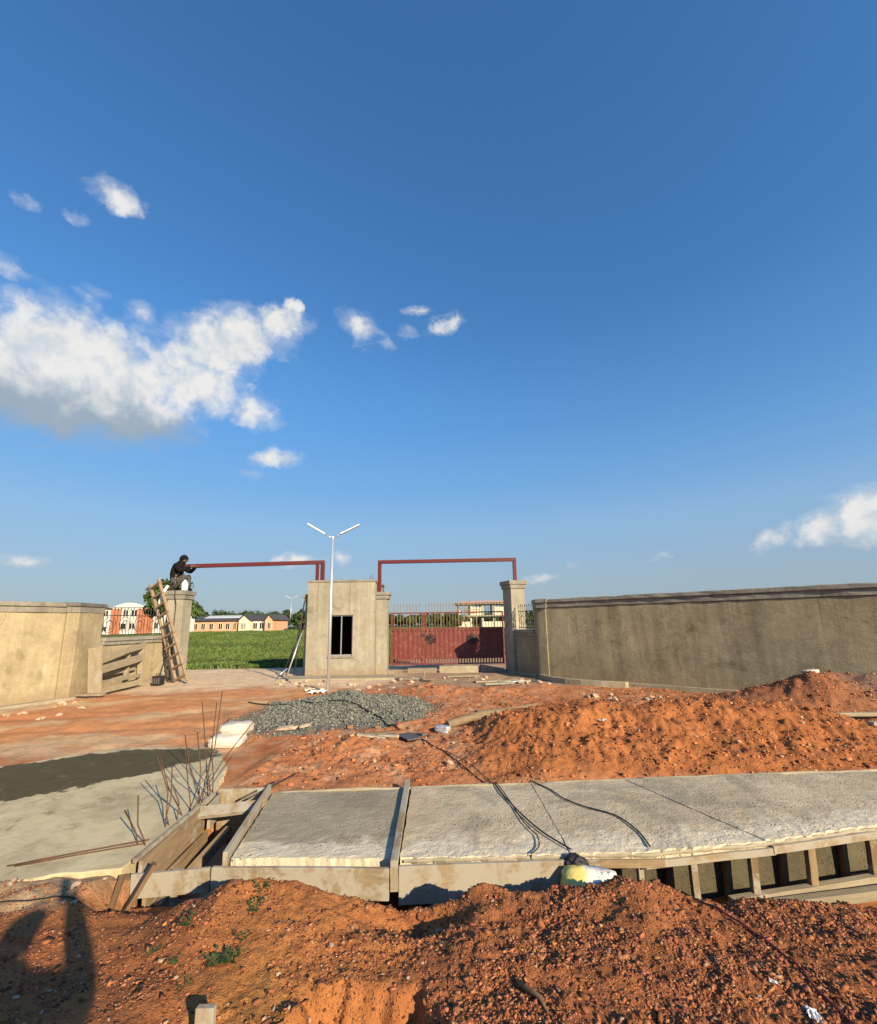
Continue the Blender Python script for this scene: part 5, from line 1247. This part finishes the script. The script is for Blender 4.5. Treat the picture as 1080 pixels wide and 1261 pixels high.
for i, (x, y, h, w, lab) in enumerate(((-30.5, 97, 3.6, 1.6, 'small bush-like tree at the right end of the bungalows'), (-27, 86, 3.6, 1.8, 'dark small tree by the distant street lamp'), (1.5, 60, 2.6, 1.4, 'small pale-green tree seen through the left of the gate bars'))):
    tree(x, y, h, (w, w * .8, h * .4), lab, 40 + i, 900, .22, (.055, .09, .025))

def build_wood():
    g_ = np.random.default_rng(77); P = []; N = []; Cc = []; Sz = []
    for row, (Y, hh, n) in enumerate(((165, 7.2, 70), (195, 8.6, 80), (240, 10.8, 90))):
        for i in range(n):
            x = -190 + 330 * (i + g_.uniform(-.4, .4)) / n; h = hh * g_.uniform(.68, .98) * (1 - .30 * float(sst(-70, -10, np.array(x)))); r = g_.uniform(1.8, 3.4); y = Y + g_.uniform(-9, 9)
            k = 240; q = g_.normal(0, 1, (k, 3)); q /= np.linalg.norm(q, axis=1)[:, None]
            c = np.array([x, y, .9 + h * .56]); P.append(c + q * np.array([r, r * .8, h * .44]) * g_.uniform(.6, 1.02, (k, 1))); N.append(q)
            Cc.append(np.array([.050, .078, .030]) * g_.uniform(.6, 1.35) * g_.uniform(.6, 1.4, (k, 1))); Sz.append(g_.uniform(.35, .75, k))  # leaf green lightened, so distance haze is part of the colour
    o = link('distant_wood', leaf_mesh('distant_wood', np.vstack(P), np.vstack(N), np.concatenate(Sz), np.vstack(Cc), M['leaf']), None); kind(o, 'stuff', 'dark green wood along the horizon beyond the field')
build_wood()
def build_grass():
    g_ = np.random.default_rng(88); n = 110000
    y = 20.6 + 66 * g_.random(n) ** 1.7; th = g_.uniform(-R(38), R(8), n); x = y * np.tan(th)
    ok = (y > 20.9 + 7 * sst(-3, -1.5, x) + .35 * (sst(-9, -6.5, x)) + .6 * fbm(x * .8, y * .8, 3, 401)) & (g_.random(n) > 1.1 * np.exp(-(((x + 5.4) / 1.5) ** 2 + ((y - 22) / 2.0) ** 2)))
    x, y = x[ok], y[ok]; n = len(x); z = height(x, y); patch = fbm(x * .22, y * .16, 4, 405)
    h = .75 * np.clip(.17 + .14 * patch + g_.uniform(-.06, .08, n), .05, .5) * (1 + y * .004); w = .012 + y * .0008
    a = g_.uniform(0, 6.28, n); lx = g_.normal(.25, .5, n) * h; ly = g_.normal(0, .5, n) * h
    V = np.stack([np.stack([x - np.cos(a) * w, y - np.sin(a) * w, z - .05], -1), np.stack([x + np.cos(a) * w, y + np.sin(a) * w, z - .05], -1), np.stack([x + lx * .5 + np.cos(a) * w * .7, y + ly * .5 + np.sin(a) * w * .7, z + h * .65], -1), np.stack([x + lx, y + ly, z + h], -1)], 1).reshape(-1, 3)
    me = bpy.data.meshes.new('field_grass'); me.vertices.add(4 * n); me.vertices.foreach_set('co', V.reshape(-1)); me.loops.add(4 * n); me.polygons.add(n)
    me.loops.foreach_set('vertex_index', np.arange(4 * n)); me.polygons.foreach_set('loop_start', np.arange(n) * 4); me.update()
    c = np.array([.098, .152, .035]) * g_.uniform(.8, 1.2, (n, 1)) * (1 + .5 * np.clip(patch, -.6, .6))[:, None]; dry = g_.random(n) < .08; c[dry] = (.20, .17, .07)
    cc = np.ones((n, 4, 4), np.float32); cc[..., :3] = c[:, None]
    me.color_attributes.new('tint', 'FLOAT_COLOR', 'POINT').data.foreach_set('color', cc.reshape(-1))
    o = link('field_grass', me, M['leaf']); kind(o, 'stuff', 'tall green grass of the field beyond the left gateway')
build_grass()
def weed(p, s, k, lab, seed):
    rn = random.Random(seed); x, y = p; z = hz(x, y); mb = MB(); n = 0
    t = thing('weed', (x, y, z), lab, 'weed', 'weeds on the foreground spoil')
    st = MB()
    for i in range(k):
        a = rn.uniform(0, 6.28); L = s * rn.uniform(.5, 1); q = Vector((x, y, z - .005)); d = Vector((math.cos(a) * .8, math.sin(a) * .8, rn.uniform(.35, 1))).normalized()
        e = q + d * L; st.tube([q, q + d * L * .5 + Vector((0, 0, .004)), e], [.0016, .0014, .0008], 4)
        for j in range(4):
            b = q + d * L * (.4 + .2 * j); u = Vector((math.cos(a + rn.uniform(-1.6, 1.6)), math.sin(a + rn.uniform(-1.6, 1.6)), rn.uniform(-.1, .5))).normalized(); w_ = u.cross(Vector((0, 0, 1))).normalized() * s * .10; l_ = u * s * rn.uniform(.25, .45)
            mb.add([b, b + l_ * .5 + w_, b + l_, b + l_ * .5 - w_], [(0, 1, 2, 3)])
    st.build('stems', M['weed'], t); mb.build('leaves', M['weed'], t)
M['weed'] = mat('weed_green', flat((.055, .085, .026), .3, 30, .1), .7, .25)
for i, (p, s, k, lab) in enumerate((((-1.40, 2.76), .075, 6, 'small upright weed left of the broad weed patch'), ((-1.32, 2.50), .05, 5, 'small weed lowest on the left spoil'), ((-1.11, 2.50), .085, 11, 'broadest weed patch on the left spoil'), ((-1.05, 2.52), .08, 9, 'weed patch at the right edge of the broadest one'),
        ((-1.11, 3.02), .075, 7, 'weed near the crest before the smooth slab panel'), ((-1.08, 2.86), .07, 7, 'weed just below the crest of the left spoil'), ((-1.06, 2.64), .055, 5, 'small weed between crest and broad patch'), ((-1.52, 2.62), .05, 4, 'faint weed left of all the others'), ((-1.2, 2.36), .05, 4, 'tiny weed nearest the timber stake'))):
    weed(p, s, k, lab, 60 + i)

# ------------------------------------------------------------------ distant buildings
def window(t, x0, x1, z0, z1, y, fm, sill=False):
    w = MB().span((x0, y - .06, z0), (x1, y - .003, z1)).build('window', M['glass'], t)
    mb = MB()
    for a, b in (((x0 - .08, y - .09, z0 - .08), (x0, y - .002, z1 + .08)), ((x1, y - .09, z0 - .08), (x1 + .08, y - .002, z1 + .08)), ((x0, y - .09, z1), (x1, y - .002, z1 + .08)), ((x0, y - .09, z0 - .08), (x1, y - .002, z0))): mb.span(a, b)
    mb.span(((x0 + x1) / 2 - .04, y - .08, z0), ((x0 + x1) / 2 + .04, y - .061, z1)); mb.build('window_frame', fm, w)
def build_two_storey():
    t = thing('two_storey_building', (-51, 78, .7), 'two-storey white and orange building seen over the left low wall', 'building'); y = 75; zb = -.3
    K = lambda px: -56.2 + (px - 133) * .1385
    MB().span((K(112), y, zb), (K(205), y + 9, 5.35)).build('wall', M['b_white'], t)
    MB().span((K(139.5), y - .18, zb), (K(150), y - .002, 5.1)).build('brick_panel', M['b_brick'], t); MB().span((K(171), y - .18, zb), (K(189.5), y - .002, 5.1)).build('brick_panel', M['b_brick'], t)
    pts = [(K(140), 5.352)] + [(K(144 + 2.2 * i), 5.35 + .75 * math.sin(math.pi * (.12 + .76 * i / 14))) for i in range(15)] + [(K(178), 5.352)]
    n = len(pts); MB().add([(x, y - .2, z) for x, z in pts] + [(x, y + .3, z) for x, z in pts], [tuple(range(n)), tuple(reversed(range(n, 2 * n)))] + [(i, i + n, (i + 1) % n + n, (i + 1) % n) for i in range(n)]).build('curved_parapet', M['b_white'], t)
    MB().span((K(110), y - .3, 5.1), (K(139), y + 9.3, 5.30)).build('eave', M['roof'], t); MB().span((K(179), y - .3, 5.36), (K(207), y + 9.3, 5.5)).build('eave', M['roof'], t)
    for a, b, z0, z1 in ((153, 159, 3.95, 4.85), (163, 170, 3.95, 4.85), (151.3, 157.6, 1.75, 2.65), (162, 168, 1.75, 2.65), (129, 134, 1.35, 2.2), (129, 134, 3.9, 4.8), (192, 197, 1.75, 2.65)): window(t, K(a), K(b), z0, z1, y, M['b_white'])
build_two_storey()
def bungalow(px0, px1, gx, label, col, gcol, wins, zinc):
    y = 95.0; K = lambda px: -53.7 + (px - 231) * .1726; zb = .3; zt = 3.1
    t = thing('bungalow', (K((px0 + px1) / 2), y + 4, .9), label, 'building', None)
    MB().span((K(px0), y, zb), (K(gx), y + 8, zt)).build('wall', col, t)
    MB().span((K(gx) + .003, y - 1.2, zb), (K(px1), y + 8, zt)).build('gable_wing', gcol, t)
    xm = (K(gx) + K(px1)) / 2
    MB().add([(K(gx), y - 1.2, zt + .003), (K(px1), y - 1.2, zt + .003), (xm, y - 1.2, zt + 1.1), (K(gx), y - 1.0, zt + .003), (K(px1), y - 1.0, zt + .003), (xm, y - 1.0, zt + 1.1)], [(0, 1, 2), (5, 4, 3), (0, 3, 4, 1), (1, 4, 5, 2), (2, 5, 3, 0)]).build('gable', gcol, t)
    def roof(a, b, nm):
        v = [(a - .3, y - .5, zt + .02), (b + .2, y - .5, zt + .02), (b + .2, y + 4, zt + 1.05), (a - .3, y + 4, zt + 1.05), (a - .3, y + 8.5, zt + .02), (b + .2, y + 8.5, zt + .02)]
        r_ = MB().add(v + [(p[0], p[1], p[2] + .12) for p in v], [(6, 7, 8, 9), (9, 8, 11, 10), (3, 2, 1, 0), (4, 5, 2, 3), (0, 1, 7, 6), (1, 2, 8, 7), (2, 5, 11, 8), (5, 4, 10, 11), (4, 3, 9, 10), (3, 0, 6, 9)]).build(nm, M['roof'], t)
        return r_
    r_ = roof(K(px0), K(gx) - .2, 'roof')
    for a, b in zinc:
        M4 = MB(); M4.add([(K(a), y + 1.6, zt + .62), (K(b), y + 1.6, zt + .62), (K(b), y + 3.9, zt + 1.16), (K(a), y + 3.9, zt + 1.16), (K(a), y + 1.6, zt + .68), (K(b), y + 1.6, zt + .68), (K(b), y + 3.9, zt + 1.22), (K(a), y + 3.9, zt + 1.22)], [(3, 2, 1, 0), (4, 5, 6, 7), (0, 1, 5, 4), (1, 2, 6, 5), (2, 3, 7, 6), (3, 0, 4, 7)]).build('zinc_sheet', M['zinc'], r_)
    r2 = MB()
    for s, xe in ((-1, K(gx) - .3), (1, K(px1) + .3)):
        v = [(xe, y - 1.5, zt - .02), (xm, y - 1.5, zt + 1.18), (xm, y + 8.4, zt + 1.18), (xe, y + 8.4, zt - .02)]
        r2.add(v + [(p[0], p[1], p[2] + .1) for p in v], [(0, 1, 2, 3) if s > 0 else (3, 2, 1, 0), (7, 6, 5, 4) if s > 0 else (4, 5, 6, 7), (0, 4, 5, 1), (3, 2, 6, 7), (0, 3, 7, 4), (1, 5, 6, 2)])
    r2.build('gable_roof', M['roof'], t)
    for px, ww, yy in wins: window(t, K(px) - ww / 2, K(px) + ww / 2, 1.35, 2.55, yy, M['b_cream'])
bungalow(205, 310, 297, 'long pink bungalow with dark roof across the green field', M['b_pink'], M['b_cream'], [(222, .7, 95), (233, .7, 95), (240.7, .75, 95), (250.4, .75, 95), (260.3, .75, 95), (271.6, .75, 95), (280.7, .75, 95), (289.3, .5, 95), (301.5, .35, 93.8), (304.5, .35, 93.8)], [(246, 268), (268.3, 296)])
bungalow(311, 338.5, 329, 'short cream bungalow with dark roof right of the long one', M['b_white'], M['b_pink'], [(314.5, .8, 95), (322.5, .8, 95), (334.5, .55, 93.8)], [])
def build_shell():
    t = thing('unfinished_building', (9, 92, .9), 'unfinished two-storey concrete building seen through the gate bars', 'building'); y = 90; X0, X1 = 3.8, 16
    for z in (3.1, 5.55): MB().span((X0 - .4, y - .6, z), (X1 + .4, y + 7, z + .28)).build('floor_slab', M['plinth'], t)
    for i in range(6):
        for yy in (y, y + 5): MB().span((X0 + 2.35 * i, yy, .2), (X0 + .35 + 2.35 * i, yy + .35, 3.1 - .002)).build('column', M['b_cream'], t); MB().span((X0 + 2.35 * i, yy, 3.382), (X0 + .35 + 2.35 * i, yy + .35, 5.548)).build('column', M['b_cream'], t)
    for i in (0, 2, 3, 4): MB().span((X0 + .352 + 2.35 * i, y + .1, .2), (X0 + 2.348 + 2.35 * i, y + .3, 2.1)).build('infill_wall', M['b_cream'], t)
    for i in (1, 3): MB().span((X0 + .352 + 2.35 * i, y + .1, 3.382), (X0 + 2.348 + 2.35 * i, y + .3, 5.0)).build('infill_wall', M['b_cream'], t)
    MB().add([(X0 - .6, y - .8, 5.832), (X1 + .6, y - .8, 5.832), (X1 + .6, y + 7.2, 5.832), (X0 - .6, y + 7.2, 5.832), (X0 + 1, y + 3.2, 6.35), (X1 - 1, y + 3.2, 6.35)], [(0, 1, 5, 4), (1, 2, 5), (2, 3, 4, 5), (3, 0, 4), (3, 2, 1, 0)]).build('roof', M['b_pink'], t)
    for k, (a, b) in enumerate((((X0 + .2, y - 1.4, .7), (X0 + 2.4, y - 1.0, 6.6)), ((X0 + 3.0, y - 1.3, .7), (X0 + .8, y - 1.0, 5.9)), ((X0 - .6, y - 1.2, 4.4), (X0 + 4.4, y - 1.2, 4.5)))): MB().tube([a, b], .07, 6).build('scaffold_pole', M['wood_grey'], t)
build_shell()
